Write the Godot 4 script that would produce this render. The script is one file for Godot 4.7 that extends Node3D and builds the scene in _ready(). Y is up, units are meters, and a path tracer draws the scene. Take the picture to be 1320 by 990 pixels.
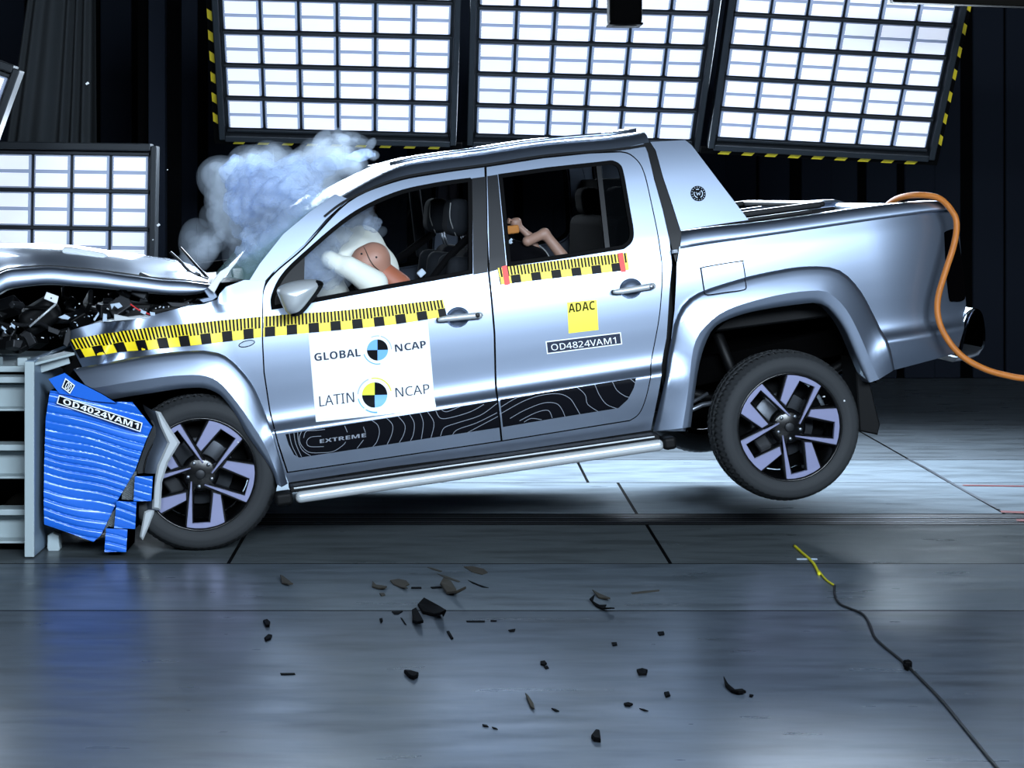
extends Node3D
# A crash-test hall: a silver pickup has just struck an offset barrier under banks of LED lamps.
# Metres, y up. The camera looks along -z; the truck has a frame of its own (x to its tail, y up, z out of its near side).

var M := {}
var used := {}
var rng := RandomNumberGenerator.new()
var truck: Node3D
const TRUCK_WIDTH := 1.9
const PROFILE_AT := [-0.6,-0.25,-0.1,-0.02,0,0.012,0.035,0.06,0.09,0.13,0.25,0.35,0.45,0.55,0.62,0.72,1.0,1.15,1.4]
const PROFILE_IN := [0.11,0.045,0.012,0.001,0,0.005,0.027,0.04,0.046,0.048,0.047,0.048,0.053,0.064,0.079,0.103,0.18,0.228,0.32]


func _ready() -> void:
	rng.seed = 7
	# ---- camera, sky, lights, exposure
	var cam := Camera3D.new()
	cam.name = "camera"
	cam.position = Vector3(0, 1.78, 0)
	cam.projection = Camera3D.PROJECTION_FRUSTUM
	cam.near = 0.1
	cam.far = 80.0
	cam.size = 0.1 * 990.0 / 2400.0
	cam.frustum_offset = Vector2(0.1 * 90.0 / 2400.0, -0.1 * 245.0 / 2400.0)
	add_child(cam)
	cam.current = true
	var env := Environment.new()
	env.background_mode = Environment.BG_COLOR
	env.background_color = Color(0.004, 0.005, 0.008)
	env.tonemap_mode = Environment.TONE_MAPPER_LINEAR
	env.tonemap_exposure = 1.0
	env.sdfgi_enabled = true
	env.ssao_enabled = true
	env.ssil_enabled = true
	env.volumetric_fog_enabled = true
	env.volumetric_fog_density = 0.0
	var we := WorldEnvironment.new()
	we.name = "world_environment"
	we.environment = env
	add_child(we)
	materials()
	lamps()
	hall()
	floor_slabs()
	barrier()
	build_truck()
	occupants()
	smoke()
	loose_things()


# ------------------------------------------------------------------ helpers

func pv(a: Array) -> PackedVector2Array:
	var o := PackedVector2Array()
	for i in range(0, a.size(), 2):
		o.append(Vector2(a[i], a[i + 1]))
	return o


func numbered(parent: Node, called: String) -> String:
	var key := str(parent.get_instance_id()) + called
	var n: int = used.get(key, 0)
	used[key] = n + 1
	return called if n == 0 else "%s_%03d" % [called, n]


func put(parent: Node, called: String, mesh: Mesh, mat: Material, xf := Transform3D(), label := "") -> MeshInstance3D:
	var o := MeshInstance3D.new()
	o.name = numbered(parent, called)
	o.mesh = mesh
	o.material_override = mat
	o.transform = xf
	parent.add_child(o, true)
	if label:
		o.set_meta("label", label)
	return o


func thing(called: String, label: String, category: String, xf := Transform3D(), group := "") -> Node3D:
	var o := Node3D.new()
	o.name = numbered(self, called)
	o.transform = xf
	add_child(o, true)
	return tag(o, label, category, group)


func tag(o: Node3D, label: String, category: String, group := "") -> Node3D:
	o.set_meta("label", label)
	o.set_meta("category", category)
	if group:
		o.set_meta("group", group)
	return o


func structure(o: Node3D, label: String, category: String) -> Node3D:
	tag(o, label, category)
	o.set_meta("kind", "structure")
	return o


func hold(parent: Node, called: String, xf := Transform3D()) -> Node3D:
	var o := Node3D.new()
	o.name = numbered(parent, called)
	o.transform = xf
	parent.add_child(o, true)
	return o


func at(x: float, y: float, z: float, turn := Vector3.ZERO) -> Transform3D:
	return Transform3D(Basis.from_euler(turn * PI / 180.0), Vector3(x, y, z))


func table(d: float) -> float:
	var n := PROFILE_AT.size()
	d = clampf(d, PROFILE_AT[0], PROFILE_AT[n - 1] - 1e-6)
	var i := 0
	while PROFILE_AT[i + 1] <= d:
		i += 1
	var h: float = PROFILE_AT[i + 1] - PROFILE_AT[i]
	var t: float = (d - PROFILE_AT[i]) / h
	var a := maxi(i - 1, 0)
	var b := mini(i + 2, n - 1)
	var ta: float = (PROFILE_IN[i + 1] - PROFILE_IN[a]) / (PROFILE_AT[i + 1] - PROFILE_AT[a])
	var tb: float = (PROFILE_IN[b] - PROFILE_IN[i]) / (PROFILE_AT[b] - PROFILE_AT[i])
	var t2 := t * t
	var t3 := t2 * t
	return (2 * t3 - 3 * t2 + 1) * PROFILE_IN[i] + (t3 - 2 * t2 + t) * h * ta + (3 * t2 - 2 * t3) * PROFILE_IN[i + 1] + (t3 - t2) * h * tb


# how far in from the widest plane the body's side lies
func prof(x: float, y: float) -> float:
	var w := table(y - (0.15 + 0.0135 * x))
	if x > 3.6:
		w += (x - 3.6) * (x - 3.6) * 0.3
	if x < 0.1:
		w += (0.1 - x) * (0.1 - x) * 0.2
	return w


func ridge(s: float, wide: float) -> float:
	return exp(-s * s / (wide * wide))


# z of a surface: 0 body side, 1 buckled body side, 2 flat, 3 pleated foil
func surf(mode: int, x: float, y: float) -> float:
	if mode == 0:
		return -prof(x, y)
	if mode == 1:
		var k := clampf((0.25 - x) / 0.5, 0.0, 1.0) * clampf((y - 0.5) / 0.15, 0.0, 1.0)
		var s := (x + 0.335) * 0.8 - (y - 0.75) * 0.5
		return -prof(x, y) + k * (0.035 * ridge(s, 0.035) - 0.02 * ridge(s - 0.1, 0.06) + 0.012 * sin(x * 23.0 + y * 9.0)) + 0.012 * ridge(x - 0.2, 0.03) * clampf((y - 0.78) / 0.05, 0.0, 1.0)
	if mode == 3:
		var v := y + 0.27 * x + 0.005 * sin(x * 17.0 + y * 5.0)
		var fold := absf(sin(v * 78.0 + 0.9 * sin(v * 13.0) + 0.4 * sin(x * 9.0)))
		var deep := 0.3 + 0.7 * (0.5 + 0.5 * sin(v * 23.0 + x * 9.0))
		return 0.0085 * deep * (1.0 - pow(1.0 - fold, 2.2)) + 0.004 * sin(x * 11.0 + y * 14.0)
	return 0.0


func surf_normal(mode: int, x: float, y: float) -> Vector3:
	var e := 0.002
	return Vector3((surf(mode, x - e, y) - surf(mode, x + e, y)) / (2 * e), (surf(mode, x, y - e) - surf(mode, x, y + e)) / (2 * e), 1.0).normalized()


func rect(a: Vector2, b: Vector2) -> PackedVector2Array:
	return PackedVector2Array([a, Vector2(b.x, a.y), b, Vector2(a.x, b.y)])


# a sheet cut to an outline, lying on a surface, lifted by off, with edges th deep; far: on the truck's other side
func sheet(poly: PackedVector2Array, mode: int, off := 0.0, th := 0.015, holes := [], cell := Vector2(0.07, 0.03), far := false) -> ArrayMesh:
	var st := SurfaceTool.new()
	st.begin(Mesh.PRIMITIVE_TRIANGLES)
	var lo := poly[0]
	var hi := poly[0]
	for p in poly:
		lo = lo.min(p)
		hi = hi.max(p)
	var rows := maxi(1, ceili((hi.y - lo.y) / cell.y))
	var cols := maxi(1, ceili((hi.x - lo.x) / cell.x))
	var step := (hi - lo) / Vector2(cols, rows)
	for r in rows:
		var y0 := lo.y + r * step.y
		for strip in Geometry2D.intersect_polygons(poly, rect(Vector2(lo.x - 1, y0), Vector2(hi.x + 1, y0 + step.y))):
			for c in cols:
				var x0 := lo.x + c * step.x
				var bits: Array = Geometry2D.intersect_polygons(strip, rect(Vector2(x0, y0 - 1), Vector2(x0 + step.x, y0 + step.y + 1)))
				for h in holes:
					var left := []
					for b in bits:
						left.append_array(Geometry2D.clip_polygons(b, h))
					bits = left
				for b in bits:
					if Geometry2D.is_polygon_clockwise(b):
						b.reverse()
					var tri := Geometry2D.triangulate_polygon(b)
					for k in range(0, tri.size(), 3):
						var t := [b[tri[k]], b[tri[k + 1]], b[tri[k + 2]]]
						if (t[1] - t[0]).cross(t[2] - t[0]) > 0:
							t = [t[0], t[2], t[1]]
						if far:
							t = [t[0], t[2], t[1]]
						for p in t:
							corner(st, mode, p, off, surf_normal(mode, p.x, p.y), far)
	if th > 0:
		var loops := [poly]
		loops.append_array(holes)
		for n in loops.size():
			var loop: PackedVector2Array = loops[n]
			var sense := -1.0 if Geometry2D.is_polygon_clockwise(loop) else 1.0
			if n > 0:
				sense = -sense
			for i in loop.size():
				var a := loop[i]
				var b := loop[(i + 1) % loop.size()]
				var cuts := maxi(1, ceili(a.distance_to(b) / 0.06))
				for k in cuts:
					var p := a.lerp(b, float(k) / cuts)
					var q := a.lerp(b, float(k + 1) / cuts)
					var side := Vector2(q.y - p.y, p.x - q.x).normalized() * sense
					var nn := Vector3(side.x, side.y, 0)
					var quad := [[p, off], [q, off], [q, off - th], [p, off], [q, off - th], [p, off - th]]
					if (sense < 0) != far:
						quad = [[p, off], [q, off - th], [q, off], [p, off], [p, off - th], [q, off - th]]
					quad.reverse()
					for v in quad:
						corner(st, mode, v[0], v[1], nn, far)
	return st.commit()


func corner(st: SurfaceTool, mode: int, p: Vector2, off: float, n: Vector3, far: bool) -> void:
	var z := surf(mode, p.x, p.y) + off
	st.set_uv(p)
	st.set_normal(Vector3(n.x, n.y, -n.z) if far else n)
	st.add_vertex(Vector3(p.x, p.y, -TRUCK_WIDTH - z if far else z))


# a curve through points
func curve(pts: PackedVector2Array, per := 6) -> PackedVector2Array:
	var o := PackedVector2Array()
	var n := pts.size()
	for i in n - 1:
		for k in per:
			o.append(pts[i].cubic_interpolate(pts[i + 1], pts[maxi(i - 1, 0)], pts[mini(i + 2, n - 1)], float(k) / per))
	o.append(pts[n - 1])
	return o


func curve3(pts: Array, per := 6) -> Array:
	var o := []
	var n := pts.size()
	for i in n - 1:
		for k in per:
			o.append(pts[i].cubic_interpolate(pts[i + 1], pts[maxi(i - 1, 0)], pts[mini(i + 2, n - 1)], float(k) / per))
	o.append(pts[n - 1])
	return o


func grid(rows: Array, close_rows := false, close_cols := false) -> ArrayMesh:
	var st := SurfaceTool.new()
	st.begin(Mesh.PRIMITIVE_TRIANGLES)
	var nr := rows.size()
	var nc: int = rows[0].size()
	for r in nr:
		for c in nc:
			st.set_uv(Vector2(float(c) / nc, float(r) / nr))
			st.add_vertex(rows[r][c])
	for r in (nr if close_rows else nr - 1):
		for c in (nc if close_cols else nc - 1):
			var r2 := (r + 1) % nr
			var c2 := (c + 1) % nc
			var i := r * nc + c
			var j := r * nc + c2
			var k := r2 * nc + c2
			var l := r2 * nc + c
			for v in [i, j, k, i, k, l]:
				st.add_index(v)
	st.generate_normals()
	return st.commit()


func tube(path: Array, radius: float, sides := 8, radii := []) -> ArrayMesh:
	var rows := []
	var up := Vector3(0.3, 1, 0.17).normalized()
	for i in path.size():
		var dir: Vector3 = (path[mini(i + 1, path.size() - 1)] - path[maxi(i - 1, 0)]).normalized()
		var a := dir.cross(up)
		if a.length() < 0.05:
			a = dir.cross(Vector3.RIGHT)
		a = a.normalized()
		var b := a.cross(dir).normalized()
		up = b
		var ring := PackedVector3Array()
		var r: float = radii[i] if radii else radius
		for k in sides:
			var t := TAU * k / sides
			ring.append(path[i] + (a * cos(t) + b * sin(t)) * r)
		rows.append(ring)
	for e in [0, path.size() - 1]:
		var ring := PackedVector3Array()
		for k in sides:
			ring.append(path[e])
		if e == 0:
			rows.push_front(ring)
		else:
			rows.push_back(ring)
	return grid(rows, false, true)


# profile of (radius, z), turned round z
func lathe(profile: PackedVector2Array, segs := 48) -> ArrayMesh:
	var rows := []
	for p in profile:
		var ring := PackedVector3Array()
		for k in segs:
			ring.append(Vector3(cos(TAU * k / segs) * p.x, sin(TAU * k / segs) * p.x, p.y))
		rows.append(ring)
	return grid(rows, false, true)


# a box with rounded edges
func rbox(size: Vector3, r := 0.01, fine := false) -> ArrayMesh:
	var st := SurfaceTool.new()
	st.begin(Mesh.PRIMITIVE_TRIANGLES)
	var h := size / 2
	r = minf(r, minf(h.x, minf(h.y, h.z)) * 0.98)
	for ax in 3:
		for s in [-1.0, 1.0]:
			var b: int = (ax + 1) % 3
			var c: int = (ax + 2) % 3
			var us := stops(h[b], r, fine)
			var vs := stops(h[c], r, fine)
			for i in us.size() - 1:
				for j in vs.size() - 1:
					var quad := []
					for q in [[0, 0], [1, 0], [1, 1], [0, 1]]:
						var p := Vector3.ZERO
						p[ax] = h[ax] * s
						p[b] = us[i + q[0]]
						p[c] = vs[j + q[1]]
						var inner := p.clamp(-h + Vector3.ONE * r, h - Vector3.ONE * r)
						var n := (p - inner).normalized()
						quad.append([inner + n * r, n])
					for k in ([0, 2, 1, 0, 3, 2] if s > 0 else [0, 1, 2, 0, 2, 3]):
						st.set_normal(quad[k][1])
						st.add_vertex(quad[k][0])
	return st.commit()


func stops(h: float, r: float, fine: bool) -> Array:
	if fine:
		return [-h, -h + r * 0.25, -h + r * 0.55, -h + r, -(h - r) * 0.33, (h - r) * 0.33, h - r, h - r * 0.55, h - r * 0.25, h]
	return [-h, -h + r * 0.5, -h + r, h - r, h - r * 0.5, h]


# an outline given depth from z0 to z1 (front), its front edge bevelled
func extrude(poly: PackedVector2Array, z0: float, z1: float, bevel := 0.003) -> ArrayMesh:
	var st := SurfaceTool.new()
	st.begin(Mesh.PRIMITIVE_TRIANGLES)
	if Geometry2D.is_polygon_clockwise(poly):
		poly.reverse()
	var inset := PackedVector2Array()
	var n := poly.size()
	for i in n:
		var d0 := (poly[i] - poly[(i + n - 1) % n]).normalized()
		var d1 := (poly[(i + 1) % n] - poly[i]).normalized()
		var inward := (Vector2(-d0.y, d0.x) + Vector2(-d1.y, d1.x))
		inset.append(poly[i] + inward.normalized() * bevel / maxf(0.4, inward.length() / 2))
	var tri := Geometry2D.triangulate_polygon(inset)
	for k in range(0, tri.size(), 3):
		var t := [inset[tri[k]], inset[tri[k + 1]], inset[tri[k + 2]]]
		if (t[1] - t[0]).cross(t[2] - t[0]) > 0:
			t = [t[0], t[2], t[1]]
		for p in t:
			st.set_normal(Vector3.BACK)
			st.add_vertex(Vector3(p.x, p.y, z1))
		for p in [t[0], t[2], t[1]]:
			st.set_normal(Vector3.FORWARD)
			st.add_vertex(Vector3(p.x, p.y, z0))
	for i in n:
		var j := (i + 1) % n
		var d := (poly[j] - poly[i]).normalized()
		var out := Vector3(d.y, -d.x, 0)
		var a := Vector3(poly[i].x, poly[i].y, z0)
		var b := Vector3(poly[j].x, poly[j].y, z0)
		var c := Vector3(poly[j].x, poly[j].y, z1 - bevel)
		var e := Vector3(poly[i].x, poly[i].y, z1 - bevel)
		var f := Vector3(inset[j].x, inset[j].y, z1)
		var g := Vector3(inset[i].x, inset[i].y, z1)
		for v in [a, c, b, a, e, c]:
			st.set_normal(out)
			st.add_vertex(v)
		for v in [e, f, c, e, g, f]:
			st.set_normal((out + Vector3.BACK).normalized())
			st.add_vertex(v)
	return st.commit()


func join(bits: Array) -> ArrayMesh:
	var st := SurfaceTool.new()
	st.begin(Mesh.PRIMITIVE_TRIANGLES)
	for b in bits:
		st.append_from(b[0], 0, b[1])
	return st.commit()


func bar(a: Vector3, b: Vector3, wide: float, high: float, r := 0.004) -> Array:
	var d := b - a
	var z := d.normalized()
	var up := Vector3.UP if absf(z.y) < 0.9 else Vector3.RIGHT
	var x := up.cross(z).normalized()
	return [rbox(Vector3(wide, high, d.length()), r), Transform3D(Basis(x, z.cross(x), z), (a + b) / 2)]


# lettering laid on a surface: fitted between lower left, lower right and upper left corners
func lettering(text: String, bold: bool, corners: PackedVector2Array, mode: int, off: float) -> ArrayMesh:
	var font := SystemFont.new()
	font.font_names = PackedStringArray(["Droid Sans"])
	font.font_weight = 700 if bold else 400
	var tm := TextMesh.new()
	tm.text = text
	tm.font = font
	tm.font_size = 48
	tm.depth = 0.0
	tm.curve_step = 2.0
	var arr := tm.get_mesh_arrays()
	var vs: PackedVector3Array = arr[Mesh.ARRAY_VERTEX]
	var index: PackedInt32Array = arr[Mesh.ARRAY_INDEX]
	var lo := Vector2(1e9, 1e9)
	var hi := -lo
	for v in vs:
		lo = lo.min(Vector2(v.x, v.y))
		hi = hi.max(Vector2(v.x, v.y))
	var st := SurfaceTool.new()
	st.begin(Mesh.PRIMITIVE_TRIANGLES)
	for i in range(0, index.size(), 3):
		var t := []
		for k in 3:
			var q := (Vector2(vs[index[i + k]].x, vs[index[i + k]].y) - lo) / (hi - lo)
			t.append(corners[0] + (corners[1] - corners[0]) * q.x + (corners[2] - corners[0]) * q.y)
		if (t[1] - t[0]).cross(t[2] - t[0]) > 0:
			t = [t[0], t[2], t[1]]
		for p in t:
			corner(st, mode, p, off, surf_normal(mode, p.x, p.y), false)
	return st.commit()


# a thin line laid on a surface
func trace_line(pts: PackedVector2Array, wide: float) -> PackedVector2Array:
	var left := PackedVector2Array()
	var right := PackedVector2Array()
	for i in pts.size():
		var d := (pts[mini(i + 1, pts.size() - 1)] - pts[maxi(i - 1, 0)]).normalized()
		left.append(pts[i] + Vector2(-d.y, d.x) * wide / 2)
		right.append(pts[i] - Vector2(-d.y, d.x) * wide / 2)
	right.reverse()
	left.append_array(right)
	return left


func strip_on(pts: PackedVector2Array, wide: float, mode: int, off: float) -> ArrayMesh:
	var st := SurfaceTool.new()
	st.begin(Mesh.PRIMITIVE_TRIANGLES)
	for i in pts.size() - 1:
		var d := (pts[i + 1] - pts[i]).normalized()
		var s := Vector2(-d.y, d.x) * wide / 2
		for p in [pts[i] - s, pts[i] + s, pts[i + 1] + s, pts[i] - s, pts[i + 1] + s, pts[i + 1] - s]:
			corner(st, mode, p, off, surf_normal(mode, p.x, p.y), false)
	return st.commit()


func disc(c: Vector2, r0: float, r1: float, a0: float, a1: float) -> PackedVector2Array:
	var o := PackedVector2Array()
	var n := maxi(6, ceili(absf(a1 - a0) / 8))
	for i in n + 1:
		o.append(c + Vector2.from_angle(deg_to_rad(lerpf(a0, a1, float(i) / n))) * r1)
	if r0 > 0:
		for i in n + 1:
			o.append(c + Vector2.from_angle(deg_to_rad(lerpf(a1, a0, float(i) / n))) * r0)
	elif absf(a1 - a0) < 359:
		o.append(c)
	else:
		o.remove_at(n)
	return o


# tapered limbs and balls melted into one skin (surface nets)
func skin(bones: Array, cell: float, melt: float) -> ArrayMesh:
	var lo := Vector3.ONE * 1e9
	var hi := -lo
	for b in bones:
		lo = lo.min(b[0] - Vector3.ONE * b[1]).min(b[2] - Vector3.ONE * b[3])
		hi = hi.max(b[0] + Vector3.ONE * b[1]).max(b[2] + Vector3.ONE * b[3])
	lo -= Vector3.ONE * cell * 3
	hi += Vector3.ONE * cell * 3
	var n := Vector3i(((hi - lo) / cell).ceil()) + Vector3i.ONE
	var field := PackedFloat32Array()
	field.resize(n.x * n.y * n.z)
	field.fill(1.0)
	var ny := n.x
	var nz := n.x * n.y
	for b in bones:
		var reach: float = maxf(b[1], b[3]) + melt * 2 + cell * 2
		var a: Vector3i = Vector3i(((b[0].min(b[2]) - Vector3.ONE * reach - lo) / cell).floor()).clamp(Vector3i.ZERO, n - Vector3i.ONE)
		var z: Vector3i = Vector3i(((b[0].max(b[2]) + Vector3.ONE * reach - lo) / cell).ceil()).clamp(Vector3i.ZERO, n - Vector3i.ONE)
		var pa: Vector3 = b[0]
		var ab: Vector3 = b[2] - b[0]
		var len2 := maxf(ab.length_squared(), 1e-9)
		var ra: float = b[1]
		var dr: float = b[3] - b[1]
		for k in range(a.z, z.z + 1):
			for j in range(a.y, z.y + 1):
				var row := k * nz + j * ny
				for i in range(a.x, z.x + 1):
					var p := lo + Vector3(i, j, k) * cell - pa
					var t := clampf(p.dot(ab) / len2, 0.0, 1.0)
					var d := (p - ab * t).length() - ra - dr * t
					var old := field[row + i]
					var h := maxf(melt - absf(d - old), 0.0) / melt
					field[row + i] = minf(d, old) - h * h * melt * 0.25
	var st := SurfaceTool.new()
	st.begin(Mesh.PRIMITIVE_TRIANGLES)
	var index := {}
	var count := 0
	for k in n.z - 1:
		for j in n.y - 1:
			for i in n.x - 1:
				var at0 := k * nz + j * ny + i
				var inside := 0
				for o in [0, 1, ny, ny + 1, nz, nz + 1, nz + ny, nz + ny + 1]:
					if field[at0 + o] < 0:
						inside += 1
				if inside == 0 or inside == 8:
					continue
				var sum := Vector3.ZERO
				var hits := 0
				for ax in 3:
					for u in 2:
						for v in 2:
							var c := Vector3.ZERO
							c[(ax + 1) % 3] = u
							c[(ax + 2) % 3] = v
							var c2 := c
							c2[ax] = 1
							var f0 := field[at0 + int(c.x) + int(c.y) * ny + int(c.z) * nz]
							var f1 := field[at0 + int(c2.x) + int(c2.y) * ny + int(c2.z) * nz]
							if (f0 < 0) != (f1 < 0):
								c[ax] = f0 / (f0 - f1)
								sum += c
								hits += 1
				index[at0] = count
				count += 1
				st.add_vertex(lo + (Vector3(i, j, k) + sum / hits) * cell)
	for key in index:
		for ax in 3:
			var along: int = [1, ny, nz][ax]
			var u: int = [ny, nz, 1][ax]
			var v: int = [nz, 1, ny][ax]
			var f0 := field[key]
			var f1 := field[key + along]
			if (f0 < 0) != (f1 < 0) and index.has(key - u) and index.has(key - v) and index.has(key - u - v):
				var q := [index[key], index[key - u], index[key - u - v], index[key - v]]
				if f0 < 0:
					q.reverse()
				for t in [0, 1, 2, 0, 2, 3]:
					st.add_index(q[t])
	st.generate_normals()
	return st.commit()


# ------------------------------------------------------------------ materials

func mat(called: String, color: Color, rough := 0.5, metal := 0.0) -> StandardMaterial3D:
	var m := StandardMaterial3D.new()
	m.resource_name = called
	m.albedo_color = color
	m.roughness = rough
	m.metallic = metal
	M[called] = m
	return m


func noise_tex(size: int, freq: float, ramp: Array, octaves := 4, seed_ := 1, normal := false) -> NoiseTexture2D:
	var t := NoiseTexture2D.new()
	t.width = size
	t.height = size
	t.seamless = true
	var n := FastNoiseLite.new()
	n.seed = seed_
	n.frequency = freq
	n.fractal_octaves = octaves
	t.noise = n
	if normal:
		t.as_normal_map = true
		t.bump_strength = 2.0
	else:
		var g := Gradient.new()
		g.offsets = PackedFloat32Array([0.0, 0.35, 0.6, 1.0])
		g.colors = PackedColorArray(ramp)
		t.color_ramp = g
	return t


func materials() -> void:
	var p := mat("paint", Color(0.53, 0.575, 0.645), 0.37, 0.94)
	p.clearcoat_enabled = true
	p.clearcoat = 0.8
	p.clearcoat_roughness = 0.04
	mat("black_trim", Color(0.04, 0.044, 0.053), 0.4).metallic_specular = 0.3
	mat("black_plastic", Color(0.028, 0.03, 0.034), 0.6).metallic_specular = 0.3
	mat("engine_dark", Color(0.016, 0.017, 0.02), 0.5).metallic_specular = 0.3
	mat("pillar_trim", Color(0.065, 0.072, 0.085), 0.4).metallic_specular = 0.3
	mat("seal", Color(0.02, 0.02, 0.023), 0.6).metallic_specular = 0.15
	var r := mat("rubber", Color(0.135, 0.145, 0.155), 0.8)
	r.heightmap_enabled = false
	mat("machined", Color(0.6, 0.61, 0.74), 0.33, 0.6)
	mat("alloy_black", Color(0.02, 0.02, 0.022), 0.25)
	mat("chrome", Color(0.85, 0.87, 0.9), 0.08, 1.0)
	mat("steel", Color(0.5, 0.52, 0.55), 0.35, 0.9)
	mat("dark_steel", Color(0.16, 0.165, 0.175), 0.5, 0.6)
	mat("step_silver", Color(0.74, 0.76, 0.77), 0.35, 0.35)
	mat("cabin", Color(0.016, 0.017, 0.02), 0.85).metallic_specular = 0.12
	mat("seat_cloth", Color(0.085, 0.09, 0.105), 0.75).metallic_specular = 0.12
	mat("seat_side", Color(0.13, 0.14, 0.155), 0.7).metallic_specular = 0.12
	mat("piping", Color(0.45, 0.46, 0.46), 0.6)
	mat("belt", Color(0.045, 0.045, 0.05), 0.7).metallic_specular = 0.12
	var g := mat("glass", Color(0.6, 0.75, 0.75, 0.1), 0.03)
	g.transparency = BaseMaterial3D.TRANSPARENCY_ALPHA
	var q := mat("tinted_glass", Color(0.02, 0.025, 0.03, 0.75), 0.03)
	q.transparency = BaseMaterial3D.TRANSPARENCY_ALPHA
	var ws := mat("windshield_glass", Color(0.72, 0.9, 0.9, 0.35), 0.04)
	ws.transparency = BaseMaterial3D.TRANSPARENCY_ALPHA
	mat("lamp_lens", Color(0.012, 0.01, 0.012), 0.06)
	mat("sticker_white", Color(0.93, 0.95, 0.96), 0.5)
	mat("print_black", Color(0.045, 0.05, 0.07), 0.5).metallic_specular = 0.15
	mat("print_grey", Color(0.2, 0.22, 0.28), 0.5).metallic_specular = 0.15
	mat("print_pale", Color(0.66, 0.72, 0.78), 0.5)
	mat("print_blue", Color(0.4, 0.66, 0.93), 0.5)
	mat("print_lime", Color(0.88, 0.95, 0.2), 0.5)
	mat("print_yellow", Color(1.0, 0.93, 0.22), 0.45)
	mat("print_olive", Color(0.2, 0.19, 0.08), 0.5).metallic_specular = 0.15
	mat("print_red", Color(0.93, 0.2, 0.15), 0.5)
	mat("scale_yellow", Color(0.98, 0.87, 0.13), 0.45)
	mat("scale_black", Color(0.03, 0.03, 0.034), 0.5).metallic_specular = 0.25
	mat("contour_white", Color(0.52, 0.54, 0.58), 0.5)
	mat("white_paint", Color(0.85, 0.86, 0.87), 0.5)
	mat("dummy_skin", Color(0.63, 0.46, 0.39), 0.5)
	mat("dummy_orange", Color(0.62, 0.36, 0.26), 0.55)
	mat("doll_skin", Color(0.55, 0.43, 0.37), 0.5)
	mat("tan_foam", Color(0.66, 0.42, 0.17), 0.8)
	mat("airbag", Color(0.88, 0.89, 0.85), 0.8)
	mat("black_shirt", Color(0.03, 0.03, 0.04), 0.9).metallic_specular = 0.12
	mat("barrier_grey", Color(0.62, 0.67, 0.68), 0.45)
	mat("barrier_plate", Color(0.5, 0.58, 0.66), 0.4, 0.2)
	var f := mat("blue_foil", Color(0.12, 0.41, 0.83), 0.3, 0.1)
	f.clearcoat_enabled = true
	f.clearcoat = 0.7
	f.clearcoat_roughness = 0.08
	mat("honeycomb", Color(0.5, 0.52, 0.52), 0.4, 0.6)
	mat("lamp_frame", Color(0.13, 0.145, 0.16), 0.45, 0.5)
	mat("lamp_housing", Color(0.62, 0.66, 0.74), 0.6)
	mat("hazard_black", Color(0.02, 0.02, 0.02), 0.6).metallic_specular = 0.12
	mat("hazard_yellow", Color(0.75, 0.66, 0.03), 0.6)
	mat("wall_dark", Color(0.105, 0.12, 0.15), 0.85).metallic_specular = 0.12
	mat("void_black", Color(0.006, 0.006, 0.007), 0.9).metallic_specular = 0.12
	mat("dark_chrome", Color(0.3, 0.31, 0.34), 0.12, 1.0)
	mat("wall_black", Color(0.012, 0.013, 0.016), 0.9).metallic_specular = 0.12
	mat("curtain", Color(0.13, 0.145, 0.155), 0.9)
	mat("beam_dark", Color(0.06, 0.055, 0.045), 0.7).metallic_specular = 0.12
	mat("hose_orange", Color(0.70, 0.41, 0.13), 0.6).albedo_texture = noise_tex(256, 0.05, [Color(0.72, 0.7, 0.66), Color(1, 1, 1), Color(0.95, 0.95, 0.95), Color(0.7, 0.66, 0.6)], 4, 9)
	mat("cable_yellow", Color(0.75, 0.72, 0.08), 0.6)
	mat("cable_dark", Color(0.05, 0.055, 0.065), 0.6)
	mat("scrap_black", Color(0.02, 0.02, 0.022), 0.6).metallic_specular = 0.12
	mat("scrap_brown", Color(0.16, 0.14, 0.1), 0.7)
	mat("wire_red", Color(0.75, 0.06, 0.08), 0.5)
	mat("red_paint", Color(0.4, 0.07, 0.065), 0.6)
	mat("floor_dark", Color(0.09, 0.1, 0.105), 0.5, 0.2)
	var sv := mat("smoke_veil", Color(0.86, 0.92, 1.0), 1.0)
	sv.metallic_specular = 0.0
	sv.transparency = BaseMaterial3D.TRANSPARENCY_ALPHA
	sv.albedo_texture = noise_tex(512, 0.006, [Color(1, 1, 1, 0.0), Color(1, 1, 1, 0.1), Color(1, 1, 1, 0.24), Color(1, 1, 1, 0.4)], 3, 21)
	sv.uv1_triplanar = true
	sv.uv1_scale = Vector3(1.1, 1.1, 1.1)
	sv.backlight_enabled = true
	sv.backlight = Color(0.8, 0.86, 0.95)
	# LED strip: rows of small diodes
	var im := Image.create(160, 64, false, Image.FORMAT_RGB8)
	for y in 64:
		for x in 160:
			var dx := fmod(x + (4.0 if (y / 8) % 2 else 0.0), 8.0) - 4.0
			var dy := (y % 8) - 3.5
			var v := clampf(1.3 - sqrt(dx * dx + dy * dy) * 0.26, 0.25, 1.0)
			im.set_pixel(x, y, Color(v * 0.96, v * 0.97, v))
	var led := mat("led_glow", Color(0.9, 0.9, 0.95), 0.4)
	led.emission_enabled = true
	led.emission = Color(1, 1, 1)
	led.emission_operator = BaseMaterial3D.EMISSION_OP_MULTIPLY
	led.emission_texture = ImageTexture.create_from_image(im)
	led.emission_energy_multiplier = 1.4
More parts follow.
